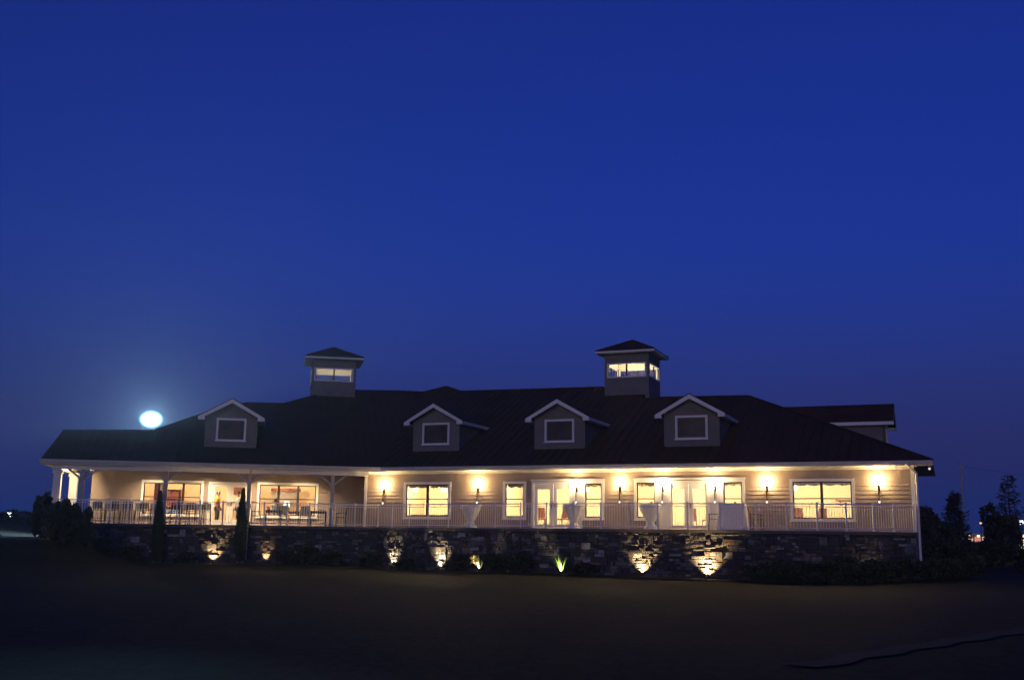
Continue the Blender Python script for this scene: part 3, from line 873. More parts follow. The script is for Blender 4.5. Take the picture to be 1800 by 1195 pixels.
DL = [(-5.0, 'ceiling downlight inside the left porch room'), (-2.0, 'ceiling downlight inside the room behind the porch door'), (1.0, 'ceiling downlight inside the left half of the right porch room'), (4.0, 'ceiling downlight inside the right end of the porch room')]
for i, (u, lab) in enumerate(DL):
    if i == 0: o = dl0; o.location = FL(u, 6.2, 4.504); o['label'] = lab; o['group'] = 'downlights in the porch room'
    else: dup(dl0, FL(u, 6.2, 4.504), 0, lab, 'downlights in the porch room')

# ------------------------------------------------------------------ porch furniture
def make_chair(sl):
    t = thing('patio_chair', '', 'chair')
    s = MB(); s.box(-.23, .23, -.22, .22, .43, .465); s.build('seat', sl, t)
    b = MB()
    for x in (-.215, .215): b.beam((x, .20, .44), (x, .30, .95), .03, .035)
    b.beam((-.23, .30, .95), (.23, .30, .95), .035, .05); b.beam((-.21, .215, .54), (.21, .215, .54), .025, .03)
    b.build('back_frame', M['chair'], t)
    b = MB(); i = [b.pt(*p) for p in ((-.20, .20, .56), (.20, .20, .56), (.20, .275, .935), (-.20, .275, .935), (-.20, .215, .56), (.20, .215, .56), (.20, .29, .935), (-.20, .29, .935))]
    for q in ((0, 1, 2, 3), (7, 6, 5, 4), (0, 4, 5, 1), (3, 2, 6, 7), (0, 3, 7, 4), (1, 5, 6, 2)): b.face([i[k] for k in q])
    b.build('backrest', sl, t)
    for x, y in ((-.215, -.20), (.215, -.20), (-.215, .20), (.215, .20)):
        l = MB(); l.beam((x, y, .44), (x * 1.08, y * 1.15, 0), .028); l.build('leg', M['chair'], t)
    for x in (-.25, .25):
        a = MB(); a.beam((x, .24, .66), (x, -.22, .65), .045, .025); a.beam((x, -.20, .65), (x * .9, -.20, .45), .025); a.build('arm', M['chair'], t)
    return t
def make_stool(sl):
    """bar-height slatted patio chair"""
    t = thing('bar_chair', '', 'chair')
    s = MB(); s.box(-.21, .21, -.20, .20, .60, .63); s.build('seat', sl, t)
    b = MB()
    for x in (-.2, .2): b.beam((x, .18, .61), (x, .24, .97), .03, .035)
    for z_ in (.70, .77, .84, .91): b.beam((-.19, .185 + (z_ - .61) * .166, z_), (.19, .185 + (z_ - .61) * .166, z_), .02, .058)
    b.beam((-.215, .24, .97), (.215, .24, .97), .03, .04)
    b.build('backrest', sl, t)
    for x, y in ((-.19, -.18), (.19, -.18), (-.19, .18), (.19, .18)):
        l = MB(); l.beam((x, y, .6), (x * 1.15, y * 1.2, 0), .026); l.build('leg', M['chair'], t)
    f = MB(); f.beam((-.20, -.19, .24), (.20, -.19, .24), .02); f.beam((-.20, .19, .24), (.20, .19, .24), .02); f.beam((-.20, -.19, .24), (-.20, .19, .24), .02); f.beam((.20, -.19, .24), (.20, .19, .24), .02)
    f.build('footrest', M['chair'], t)
    return t
GRP = 'chairs along the porch railing'
dark0 = make_stool(M['chair'])
SPOT = ['nearest the left porch corner', 'second from the left porch corner', 'third from the left porch corner', 'at the left edge of the left porch window',
        'beside the post in front of the left porch window', 'under the middle of the left porch window', 'under the right pane of the left porch window', 'between the left porch window and the porch door']
for i, u in enumerate((-6.74, -6.08, -5.43, -4.70, -4.02, -3.36, -2.62, -1.96)):
    lab = 'dark slatted bar chair ' + SPOT[i]
    loc = FL(u, 1.35 + .08 * math.sin(i * 2.1), DECK); rz = ROT_L + math.pi + random.uniform(-.2, .2)
    if i == 0: dark0.location = loc; dark0.rotation_euler = (0, 0, rz); dark0['label'] = lab; dark0['group'] = GRP
    else: dup(dark0, loc, rz, lab, GRP)
blue0 = make_stool(M['sling'])
BL = ['behind the gap beside the left porch corner', 'between the first and second dark chairs from the left', 'between the second and third dark chairs from the left', 'left of the left porch window frame',
      'under the left pane of the left porch window', 'under the mullion right of the cypress', 'under the right frame of the left porch window']
for i, u in enumerate((-7.0, -6.4, -5.72, -5.05, -4.33, -3.0, -2.32)):
    lab = 'slate blue bar chair ' + BL[i]
    loc = FL(u, 2.25, DECK); rz = ROT_L + math.pi + random.uniform(-.2, .2)
    if i == 0: blue0.location = loc; blue0.rotation_euler = (0, 0, rz); blue0['label'] = lab; blue0['group'] = 'blue chairs against the porch wall'
    else: dup(blue0, loc, rz, lab, 'blue chairs against the porch wall')
def make_table(w, d, h):
    t = thing('patio_table', '', 'table')
    s = MB(); s.box(-w / 2, w / 2, -d / 2, d / 2, h - .035, h); s.build('tabletop', M['chair'], t)
    a = MB()
    a.box(-w / 2 + .05, w / 2 - .05, -d / 2 + .05, -d / 2 + .08, h - .10, h - .037); a.box(-w / 2 + .05, w / 2 - .05, d / 2 - .08, d / 2 - .05, h - .10, h - .037); a.box(-w / 2 + .05, -w / 2 + .08, -d / 2 + .08, d / 2 - .08, h - .10, h - .037); a.box(w / 2 - .08, w / 2 - .05, -d / 2 + .08, d / 2 - .08, h - .10, h - .037)
    a.build('apron', M['chair'], t)
    for x in (-1, 1):
        for y in (-1, 1):
            l = MB(); l.box(x * (w / 2 - .06) - .025, x * (w / 2 - .06) + .025, y * (d / 2 - .06) - .025, y * (d / 2 - .06) + .025, 0, h - .036); l.build('leg', M['chair'], t)
    return t
tb0 = make_table(.82, .8, .72)
tb0.location = FL(1.15, 1.4, DECK); tb0.rotation_euler = (0, 0, ROT_L); tb0['label'] = 'dark square patio table under the left half of the right porch window'; tb0['group'] = 'porch tables'
dup(tb0, FL(3.27, 1.4, DECK), ROT_L, 'dark square patio table beside the rightmost porch post', 'porch tables')
sl0 = make_chair(M['chair'])
for i, (u, d, r, lab) in enumerate(((.36, 1.2, 1.6, 'dark patio armchair right of the post beside the porch door'), (1.66, 2.1, 0.15, 'dark patio armchair between the two patio tables, against the wall'), (2.60, 1.9, -.2, 'dark patio armchair left of the right patio table'), (4.36, 1.5, -1.5, 'dark patio armchair at the far right end of the porch'))):
    if i == 0: o = sl0; o.location = FL(u, d, DECK); o.rotation_euler = (0, 0, ROT_L + r); o['label'] = lab; o['group'] = 'armchairs at the porch tables'
    else: dup(sl0, FL(u, d, DECK), ROT_L + r, lab, 'armchairs at the porch tables')

# high tables under tied white cloths
def make_high_table():
    t = thing('cocktail_table', '', 'table')
    b = MB(); b.lathe([(.38, 1.015), (.39, 1.02), (.39, 1.04), (.38, 1.045)], n=28); b.build('tabletop', M['wood'], t)
    b = MB(); b.tube((0, 0, .03), (0, 0, 1.013), .035); b.build('pole', M['iron'], t)
    b = MB(); b.lathe([(.22, 0), (.22, .015), (.05, .03), (.04, .05)], n=24); b.build('base', M['iron'], t)
    return t
def cloth_mesh():
    b = MB()
    fold = lambda t, z: .035 * math.sin(t * 11 + z * 1.5) + .02 * math.sin(t * 23 + 1)
    prof = [(.48, .99), (.50, 1.0), (.44, .86), (.355, .68), (.27, .50), (.205, .36), (.165, .27), (.16, .245), (.17, .225), (.215, .15), (.27, .06), (.30, .008)]
    b.lathe([(.01, 1.0515), (.39, 1.051), (.415, 1.04), (.46, 1.01)] + [(r, z) for r, z in prof[1:]], n=56, wob=lambda t, z: fold(t, z) * min(1, max(0, (1.04 - z) * 4)))
    return b
ht0 = make_high_table()
TG, CG = 'cocktail tables on the terrace', 'tied table cloths on the terrace'
HT = [(-6.90, -1.15, 'right of the wide left window'), (-2.02, -1.15, 'in front of the left glazed double door'), (1.39, -1.15, 'left of the right glazed double door')]
M['cloth_obj'] = None
for i, (u, d, lab) in enumerate(HT):
    loc = FR(u, d, DECK)
    if i == 0:
        ht0.location = loc; ht0['label'] = 'high round cocktail table under a tied cloth, ' + lab; ht0['group'] = TG
        c0 = tag(cloth_mesh().build('tablecloth', M['cloth'], None, True), 'white tied tablecloth with a narrow waist, ' + lab, 'tablecloth', CG); c0.location = loc
        tie = MB(); tie.lathe([(.172, .235), (.18, .25), (.172, .265)], n=28, wob=lambda t, z: .02 * math.sin(t * 11)); tie.build('sash_tie', M['cloth'], None); to = bpy.data.objects['sash_tie']; to.parent = c0
    else:
        dup(ht0, loc, i * .7, 'high round cocktail table under a tied cloth, ' + lab, TG)
        dup(c0, loc, i * .7, 'white tied tablecloth with a narrow waist, ' + lab, CG)
# long cloth table
lt = thing('buffet_table', 'high narrow buffet table hidden under a floor length white cloth', 'table', FR(4.86, -1.2, DECK), ROT_R)
def Flt(u, d, z): return FR(4.86 + u, -1.2 + d, DECK + z)
m_ = MB().fr(Flt); m_.box(-.52, .52, -.33, .33, 1.015, 1.045); m_.build('tabletop', M['wood'], lt)
for x in (-.46, .46):
    for y in (-.27, .27):
        m_ = MB().fr(Flt); m_.box(x - .02, x + .02, y - .02, y + .02, 0, 1.013); m_.build('leg', M['iron'], lt)
b = MB().fr(Flt)
N = 96
def sup(t, a, c, e=.35):
    return a * math.copysign(abs(math.cos(t)) ** e, math.cos(t)), c * math.copysign(abs(math.sin(t)) ** e, math.sin(t))
rows = []
for z_, gr, am in ((1.05, 0, 0), (1.03, .012, 0), (.90, .025, .010), (.6, .045, .02), (.3, .065, .03), (.02, .10, .045)):
    row = []
    for k in range(N):
        t_ = 2 * math.pi * k / N; x, y = sup(t_, .535 + gr, .345 + gr); f = 1 + am * math.sin(t_ * 17)
        row.append(b.pt(x * f, y * f, z_))
    rows.append(row)
for p, q in zip(rows, rows[1:]):
    for k in range(N): b.face((p[k], p[(k + 1) % N], q[(k + 1) % N], q[k]))
b.face(rows[0])
tag(b.build('tablecloth', M['cloth'], None, True), 'floor length white cloth hanging in pleats over the buffet table', 'tablecloth')
# small things on the cloths
def make_votive():
    t = thing('candle_holder', '', 'candle holder')
    m_ = MB(); m_.lathe([(.03, 0), (.042, .02), (.045, .09), (.040, .095), (.036, .03)], n=14); m_.build('cup', M['iron'], t)
    m_ = MB(); m_.lathe([(.028, .032), (.028, .075), (.004, .08)], n=10); m_.build('candle', M['trim'], t)
    return t
vo = make_votive(); vo.location = FR(1.45, -1.2, DECK + 1.053); vo['label'] = 'small dark candle cup on the tied cloth left of the right glazed door'; vo['group'] = 'candle cups on the cloths'
dup(vo, FR(4.98, -1.25, DECK + 1.0515), 0, 'small dark candle cup on the floor length cloth', 'candle cups on the cloths')
# brown chairs either side of the buffet table
wc0 = make_chair(M['wood'])
wc0.location = FR(4.0, -.75, DECK); wc0.rotation_euler = (0, 0, ROT_R - 1.4); wc0['label'] = 'brown wooden armchair left of the floor length cloth table'; wc0['group'] = 'brown chairs on the terrace'
dup(wc0, FR(5.75, -.7, DECK), ROT_R + 1.5, 'brown wooden armchair right of the floor length cloth table', 'brown chairs on the terrace')

# ------------------------------------------------------------------ furniture behind the glass
M['red_cloth'] = mat('red_upholstery', (.36, .13, .06), .8, .2, 8)
M['art'] = mat('brown_print', (.22, .06, .03), .6, .4, 9)
M['shade_blue'] = mat('grey_blue_shirt', (.22, .30, .50), .85, .1, 12)
def make_dining_chair():
    t = thing('dining_chair', '', 'chair')
    m_ = MB(); m_.box(-.22, .22, -.22, .22, .42, .48); m_.build('seat', M['red_cloth'], t)
    m_ = MB(); i = [(-.20, .20, .50), (.20, .20, .50), (.20, .25, .50), (-.20, .25, .50), (-.18, .26, .98), (.18, .26, .98), (.18, .31, .98), (-.18, .31, .98)]; m_.hexa(i); m_.build('backrest', M['red_cloth'], t)
    for x, y in ((-.19, -.19), (.19, -.19), (-.19, .21), (.19, .21)):
        m_ = MB(); m_.beam((x, y, .42), (x * 1.05, y * 1.1, 0), .035); m_.build('leg', M['wood'], t)
    return t
dc0 = make_dining_chair()
DC = [(-4.55, 1.6, .3, 'red dining chair seen through the left leaf of the left glazed door'), (-3.55, 1.7, -.4, 'red dining chair seen through the right leaf of the left glazed door'),
      (2.42, 2.2, .2, 'red dining chair seen through the left leaf of the right glazed door'), (3.05, 2.8, -.5, 'red dining chair seen through the right leaf of the right glazed door'),
      (7.25, 1.3, .4, 'red dining chair at the left of the wide right window'), (8.05, 1.5, -.3, 'red dining chair at the centre mullion of the wide right window')]
for i, (u, d, r, lab) in enumerate(DC):
    if i == 0: o = dc0; o.location = FR(u, d, DECK); o.rotation_euler = (0, 0, ROT_R + r); o['label'] = lab; o['group'] = 'red dining chairs'
    else: dup(dc0, FR(u, d, DECK), ROT_R + r, lab, 'red dining chairs')
dt = thing('sideboard', 'dark low sideboard seen through the wide left window', 'sideboard', FR(-10.6, 2.2, DECK), ROT_R)
def Fsb(u, d, z): return FR(-10.6 + u, 2.2 + d, DECK + z)
m_ = MB().fr(Fsb); m_.box(-.95, .95, 0, .45, .1, .60); m_.build('carcass', M['wood'], dt)
m_ = MB().fr(Fsb); m_.box(-.98, .98, -.03, .48, .602, .64); m_.build('top', M['wood'], dt)
for k in (-.62, 0, .62):
    m_ = MB().fr(Fsb); m_.box(k - .28, k + .28, -.02, -.002, .14, .57); m_.box(k + .2, k + .22, -.04, -.021, .34, .42); m_.build('cabinet_door', M['wood'], dt)
sh = thing('wall_shelf', 'narrow dark shelf on the back wall behind the wide right window', 'shelf', FR(9.0, 5.8, 3.4), ROT_R)
m_ = MB().fr(lambda u, d, z: FR(9.0 + u, 5.98 + d, 3.47 + z)); m_.box(-.7, .9, -.28, 0, 0, .05); m_.build('board', M['wood'], sh)
for k in (-.5, .6):
    m_ = MB().fr(lambda u, d, z: FR(9.0 + u, 5.98 + d, 3.47 + z)); m_.beam((k, -.02, -.2), (k, -.22, -.01), .03); m_.build('bracket', M['wood'], sh)
# porch rooms
cr = tag(MB().build('curtain', M['red_cloth']), 'red curtain hanging in the left porch window', 'curtain')
b = MB().fr(FL)
ro = []
for k in range(25):
    x = -4.72 + .30 * k / 24; w_ = .05 * math.sin(k * 1.4); ro.append((b.pt(x, 4.6 + w_, 4.35), b.pt(x + .02 * math.sin(k), 4.6 + w_ * 1.2, 2.12)))
for p, q in zip(ro, ro[1:]): b.face((p[0], q[0], q[1], p[1]))
bpy.data.objects.remove(cr)
cr = tag(b.build('curtain', M['red_cloth'], None, True), 'red curtain hanging in the left porch window', 'curtain')
sm = cr.modifiers.new('cloth_thickness', 'SOLIDIFY'); sm.thickness = .006
bkc = thing('bookcase', 'brown bookcase with coloured rows seen in the left porch window', 'bookcase', FL(-4.25, 8.6, DECK), ROT_L)
def Fbk(u, d, z): return FL(-4.25 + u, 8.5 + d, DECK + z)
m_ = MB().fr(Fbk); m_.box(-.50, -.46, 0, .4, 0, 1.9); m_.box(.46, .50, 0, .4, 0, 1.9); m_.box(-.46, .46, .37, .4, 0, 1.9)
for z_ in (.02, .5, .95, 1.4, 1.85): m_.box(-.46, .46, 0, .37, z_, z_ + .03)
m_.build('carcass', M['wood'], bkc)
for r_, (z_, mm) in enumerate(((.532, M['shade_blue']), (.982, M['red_cloth']), (1.432, M['art']))):
    m_ = MB().fr(Fbk); x = -.44
    while x < .36:
        w_ = random.uniform(.04, .10); m_.box(x, x + w_, .06, .3, z_, z_ + random.uniform(.24, .36)); x += w_ + .004
    m_.build('book_row', mm, bkc)
hood = thing('range_hood', 'brown rimmed grey copper hood seen in the right porch window', 'hood', FL(1.72, 8.3, 3.3), ROT_L)
def Fh(u, d, z): return FL(1.72 + u, 8.4 + d, z)
M['hood'] = mat('grey_plaster_hood', (.28, .25, .22), .7, .1, 5)
m_ = MB().fr(Fh); N = 20; ra_, rb_ = [], []
for k in range(N + 1):
    t_ = math.pi * k / N; ra_.append(m_.pt(-.72 * math.cos(t_), -.40 * math.sin(t_), 3.30)); rb_.append(m_.pt(-.62 * math.cos(t_), -.32 * math.sin(t_), 3.98))
for k in range(N): m_.face((ra_[k], ra_[k + 1], rb_[k + 1], rb_[k]))
m_.face(rb_); m_.face(ra_[::-1]); m_.build('shell', M['hood'], hood)
m_ = MB().fr(Fh)
for k in range(N):
    t0, t1 = math.pi * k / N, math.pi * (k + 1) / N
    m_.beam((-.72 * math.cos(t0), -.42 * math.sin(t0), 4.0), (-.72 * math.cos(t1), -.42 * math.sin(t1), 4.0), .14, .16)
m_.build('rim', M['wood'], hood)
pic = thing('framed_picture', 'small dark framed picture on the wall behind the porch door', 'picture', FL(-.70, 8.95, 3.7), ROT_L)
def Fp(u, d, z): return FL(-.78 + u, 8.96 + d, 3.95 + z)
m_ = MB().fr(Fp); m_.box(-.24, .24, -.03, -.012, -.18, .18); m_.build('print', M['art'], pic)
m_ = MB().fr(Fp); m_.box(-.30, .30, -.05, 0, .18, .23); m_.box(-.30, .30, -.05, 0, -.23, -.18); m_.box(-.30, -.24, -.05, 0, -.18, .18); m_.box(.24, .30, -.05, 0, -.18, .18); m_.build('frame', M['wood'], pic)

# ------------------------------------------------------------------ people inside the porch room
SKIN = mat('skin', (.50, .28, .19), .6, .08, 14)
HAIR = mat('dark_hair', (.03, .02, .015), .6, .2, 30)
JEANS = mat('navy_jeans', (.035, .05, .11), .85, .2, 20)
YEL = mat('yellow_shirt', (.62, .42, .06), .85, .1, 14)
PALE = mat('pale_blue_shirt', (.42, .50, .66), .85, .1, 14)
SHOE = mat('black_shoe', (.02, .02, .02), .5, .1, 8)
def skin_mesh(name, nodes, edges, m, parent, sub=2):
    me = bpy.data.meshes.new(name); me.from_pydata([n[0] for n in nodes], edges, [])
    o = bpy.data.objects.new(name, me); COL.objects.link(o)
    md = o.modifiers.new('skin', 'SKIN'); ss = o.modifiers.new('sub', 'SUBSURF'); ss.levels = sub; ss.render_levels = sub
    for v, n in zip(me.skin_vertices[0].data, nodes):
        r = n[1]; v.radius = r if isinstance(r, tuple) else (r, r)
    me.skin_vertices[0].data[0].use_root = True
    me.materials.append(m)
    md.use_smooth_shade = True
    o.parent = parent
    return o
def person(loc, rz, shirt, lab, seated=False, lean=0.0):
    t = thing('person', lab, 'person', loc, rz)
    hip = .52 if seated else .93
    dz = hip - .93
    def L_(x, y, z): return (x, y - lean * max(0, z - .93), z + dz)
    nodes = [(L_(0, 0, .93), (.155, .11)), (L_(0, .0, 1.10), (.135, .095)), (L_(0, 0, 1.30), (.155, .105)), (L_(0, .01, 1.43), (.10, .08)), (L_(0, 0, 1.50), .052), (L_(0, -.015, 1.58), (.07, .085)), (L_(0, -.02, 1.66), (.078, .095)), (L_(0, -.01, 1.73), (.05, .06))]
    edges = [(i, i + 1) for i in range(7)]
    def add(p, r, par): nodes.append((p, r)); edges.append((par, len(nodes) - 1)); return len(nodes) - 1
    arms = []; legs = []
    for s in (-1, 1):
        sh_ = add(L_(s * .17, 0, 1.41), .055, 3)
        if seated: e1, w1 = L_(s * .24, -.06, 1.15), L_(s * .17, -.30, 1.08)
        else: e1, w1 = L_(s * .25, .02, 1.14), L_(s * .25, -.10, .90)
        el = add(e1, .042, sh_); wr = add(w1, .028, el)
        dv = (Vector(w1) - Vector(e1)).normalized()
        pm = add(tuple(Vector(w1) + dv * .07), (.034, .02), wr)
        arms.append((nodes[sh_][0], e1, w1))
        side = Vector((0, 1, 0)) if not seated else Vector((1, 0, 0))
        for k, ln in ((-1.5, .065), (-.5, .08), (.5, .085), (1.5, .072)):
            p0 = Vector(w1) + dv * .10 + side * k * .017
            f1 = add(tuple(p0), .009, pm); f2 = add(tuple(p0 + dv * ln * .5 + Vector((-s * .008, 0, 0))), .008, f1); add(tuple(p0 + dv * ln * .9 + Vector((-s * .022, 0, -.004))), .006, f2)
        th = add(tuple(Vector(w1) + dv * .05 + side * -.04), .010, pm); add(tuple(Vector(w1) + dv * .09 + side * -.055), .008, th)
        hp = add(L_(s * .09, 0, .88), .085, 0)
        if seated: kn, an = (s * .12, -.42, hip - .02), (s * .12, -.44, .09)
        else: kn, an = (s * .10, -.01, .50), (s * .10, .03, .09)
        k_ = add(kn, .058, hp); a_ = add(an, .038, k_); add((an[0], an[1] - .17, .04), (.035, .03), a_)
        legs.append((nodes[hp][0], kn, an))
    skin_mesh('body', nodes, edges, SKIN, t)
    sn = [(L_(0, 0, .95), (.175, .13)), (L_(0, 0, 1.10), (.158, .118)), (L_(0, 0, 1.30), (.178, .128)), (L_(0, .01, 1.43), (.115, .095))]
    se = [(0, 1), (1, 2), (2, 3)]
    for a, e1, w1 in arms:
        sn.append((a, .072)); se.append((3, len(sn) - 1)); sn.append((tuple(Vector(a).lerp(Vector(e1), .95)), .06)); se.append((len(sn) - 2, len(sn) - 1))
    skin_mesh('shirt', sn, se, shirt, t)
    pn = [(L_(0, 0, .95), (.168, .122))]; pe = []
    for a, kn, an in legs:
        pn.append((a, .104)); pe.append((0, len(pn) - 1)); pn.append((kn, .074)); pe.append((len(pn) - 2, len(pn) - 1)); pn.append((tuple(Vector(kn).lerp(Vector(an), .93)), .056)); pe.append((len(pn) - 2, len(pn) - 1))
    skin_mesh('trousers', pn, pe, JEANS, t)
    for a, kn, an in legs:
        m_ = MB(); m_.lathe([(.03, .0), (.045, .01), (.045, .06), (.03, .09)], (0, 0), 12)
        for k in range(len(m_.v)):
            v = m_.v[k]; m_.v[k] = Vector((an[0] + v.x, an[1] - .06 + v.y * 2.6, v.z))
        o = m_.build('shoe', SHOE, None, True); o.parent = t
    hc = Vector(L_(0, -.02, 1.645))
    m_ = MB()
    for j in range(7):
        for k in range(14):
            ph = math.pi * .62 * j / 6; tt = 2 * math.pi * k / 14
            r_ = Vector((.094 * math.sin(ph) * math.cos(tt), .112 * math.sin(ph) * math.sin(tt), .125 * math.cos(ph)))
            cut = 1.0 if r_.y > -.02 else .98
            m_.v.append(hc + r_ * cut + Vector((0, .012, .012 if r_.y > -.05 else .035)))
    for j in range(6):
        for k in range(14): m_.face((j * 14 + k, j * 14 + (k + 1) % 14, (j + 1) * 14 + (k + 1) % 14, (j + 1) * 14 + k))
    o = m_.build('hair', HAIR, None, True); o.parent = t
    for s in (-1, 1):
        m_ = MB(); c = hc + Vector((s * .032, -.085, -.005)); m_.tube(tuple(c), tuple(c + Vector((0, -.012, 0))), .012, .006, 8); o = m_.build('eye', SHOE, None); o.parent = t
        m_ = MB(); c = hc + Vector((s * .078, .0, -.02)); m_.tube(tuple(c), tuple(c + Vector((s * .018, .008, 0))), .028, .022, 8); o = m_.build('ear', SKIN, None); o.parent = t
    m_ = MB(); c = hc + Vector((0, -.088, -.015)); m_.tube(tuple(c + Vector((0, 0, .02))), tuple(c + Vector((0, -.028, -.022))), .010, .016, 8); o = m_.build('nose', SKIN, None); o.parent = t
    m_ = MB(); c = hc + Vector((0, -.082, -.065)); m_.tube(tuple(c + Vector((-.025, 0, 0))), tuple(c + Vector((.025, 0, 0))), .008, .008, 8); o = m_.build('mouth', mat('lips', (.35, .12, .10), .5), None); o.parent = t
    return t
person(FL(-1.74, 6.6, DECK), ROT_L + 1.3, YEL, 'person in a yellow shirt and jeans standing behind the left porch door leaf')
person(FL(-.66, 6.4, DECK), ROT_L - 1.0, PALE, 'person in a pale blue shirt and jeans standing behind the right porch door leaf')
person(FL(1.13, 4.35, DECK), ROT_L + 1.2, M['shade_blue'], 'person in a blue shirt seated behind the right porch window', True, .12)
st = make_dining_chair(); st.location = FL(1.13, 4.35, DECK); st.rotation_euler = (0, 0, ROT_L + 1.2); st['label'] = 'red dining chair under the seated person in the right porch window'; st['group'] = 'red dining chairs'
tl = thing('table_lamp', 'white shaded table lamp seen in the middle of the right porch window', 'lamp', FL(1.9, 5.2, DECK + .76))
m_ = MB().fr(lambda u, d, z: FL(1.76 + u, 5.2 + d, DECK + .765 + z)); m_.lathe([(.07, 0), (.08, .02), (.03, .05), (.05, .13), (.02, .2), (.012, .26)], n=14); m_.build('base', M['trim'], tl)
m_ = MB().fr(lambda u, d, z: FL(1.76 + u, 5.2 + d, DECK + .765 + z)); m_.lathe([(.19, .22), (.13, .50), (.12, .50), (.18, .225)], n=20); m_.build('lamp_shade', glow_glass('lit_lamp_shade', (1, .86, .66), 1.3, .2), tl, True)
rt = make_table(1.0, .8, .76); rt.name = 'dining_table'; rt.location = FL(1.95, 5.2, DECK); rt.rotation_euler = (0, 0, ROT_L); rt['label'] = 'dark dining table under the lamp behind the right porch window'

# ------------------------------------------------------------------ uplights at the wall foot
def make_uplight():
    t = thing('ground_uplight', '', 'uplight')
    m_ = MB(); m_.lathe([(.012, -.12), (.02, .0), (.02, .03)], n=8); m_.build('stake', M['iron'], t)
    m_ = MB(); m_.lathe([(.03, .03), (.055, .06), (.065, .15), (.060, .15), (.05, .10)], n=16); m_.build('housing', M['iron'], t, True)
    m_ = MB(); m_.lathe([(.05, .125), (.05, .13)], n=16); m_.build('lens', M['lens'], t)
    return t
up0 = make_uplight()
def near_edge(px_s):   # point on the terrace edge at running length
    return ev(px_s)
def edge_pos(F, u):
    """terrace edge position and outward normal nearest to a wing coordinate"""
    p = F(u, 0, 0); ax = UL if F is FL else UR
    lo = None
    for i in range(len(EDGE) - 1):
        a, b_ = EDGE[i], EDGE[i + 1]
        ka = (a - p).dot(ax); kb = (b_ - p).dot(ax)
        if ka <= 0 <= kb and (F is FR) == (i >= NLEFT - 1) or (F is FL and ka <= 0 <= kb and 2 <= i < NLEFT):
            q = a.lerp(b_, ka / (ka - kb) if ka != kb else 0); t_ = (b_ - a).normalized()
            lo = (q, Vector((t_.y, -t_.x, 0)))
    return lo
UP = [(FL, -1.42, 210, .15, 98, 'between the two cypresses, below the porch door', (1, .66, .30)), (FL, .92, 80, .11, 66, 'right of the right cypress', (1, .56, .22)),
      (FR, -10.75, 280, .13, 82, 'below the left edge of the wide left window', (1, .80, .46)), (FR, -8.05, 310, .13, 88, 'below the right edge of the wide left window', (1, .78, .46)),
      (FR, -5.72, 90, .50, 110, 'under the pale flowering yucca', (1, .80, .48)), (FR, -1.80, 90, .62, 110, 'under the bright green yucca', (1, .84, .5)),
      (FR, 1.52, 330, .16, 98, 'below the third cocktail table', (1, .66, .30)), (FR, 4.18, 600, .20, 106, 'below the right glazed double door', (1, .66, .30)),
      (FR, 10.0, 9, .35, 130, 'near the right corner of the stone wall', (1, .74, .44))]
UPPOS = []; BEAMS = []
for i, (F, u, e, off, ang, lab, colr) in enumerate(UP):
    q, nn = edge_pos(F, u)
    p = q + nn * (off + .09); zz = ground(p.x, p.y) - .03
    lab = 'small lit ground spotlight ' + lab
    loc = Vector((p.x, p.y, zz)); UPPOS.append((loc, nn))
    if i == 0: o = up0; o.location = loc; o['label'] = lab; o['group'] = 'ground spotlights along the stone wall'
    else: o = dup(up0, loc, 0, lab, 'ground spotlights along the stone wall')
    BEAMS.append((o, e, colr, nn, off, ang))
for o, e, colr, nn, off, ang in BEAMS:
    light('uplight_beam', 'SPOT', (0, 0, .14), e, colr, None, aim=tuple(-nn * .27 + Vector((0, 0, 1.0))), size=.03, angle=ang, blend=1.0).parent = o

# ------------------------------------------------------------------ plants
def leaves(mb, c, rx, ry, rz_, n, size, fill=.55, up=.0, lumps=0, seed=0, mi=0, base_cut=None):
    rnd = random.Random(seed)
    cs = [(Vector((0, 0, 0)), 1.0)]
    if lumps:
        cs = []
        for k in range(lumps):
            th = rnd.uniform(0, 6.283); cz = rnd.uniform(-.75, .85); rr = math.sqrt(max(0, 1 - cz * cz)) * rnd.uniform(.35, .85)
            cs.append((Vector((rr * math.cos(th), rr * math.sin(th), cz * .8)), rnd.uniform(.28, .5)))
    for k in range(n):
        cc, cr_ = rnd.choice(cs)
        th = rnd.uniform(0, 6.283); z_ = rnd.uniform(-1, 1); r_ = math.sqrt(1 - z_ * z_); q = rnd.uniform(fill, 1.0) ** .6
        dr = Vector((r_ * math.cos(th), r_ * math.sin(th), z_))
        p = cc + dr * cr_ * q
        if base_cut is not None and p.z < base_cut: continue
        p = Vector((c[0] + p.x * rx, c[1] + p.y * ry, c[2] + p.z * rz_))
        a = (dr + Vector((rnd.uniform(-1, 1), rnd.uniform(-1, 1), rnd.uniform(-.6, 1) + up))).normalized()
        b_ = a.orthogonal().normalized(); b_.rotate(__import__('mathutils').Quaternion(a, rnd.uniform(0, 6.283)))
        s = size * rnd.uniform(.6, 1.4); w = s * .38
        i = len(mb.v)
        mb.v += [p, p + a * s * .5 + b_ * w, p + a * s, p + a * s * .5 - b_ * w]
        mb.face((i, i + 1, i + 2, i + 3), mi)
def stems(mb, base, tips, r=.02, n=5):
    for q in tips: mb.tube(tuple(base), tuple(q), r, r * .4, n)
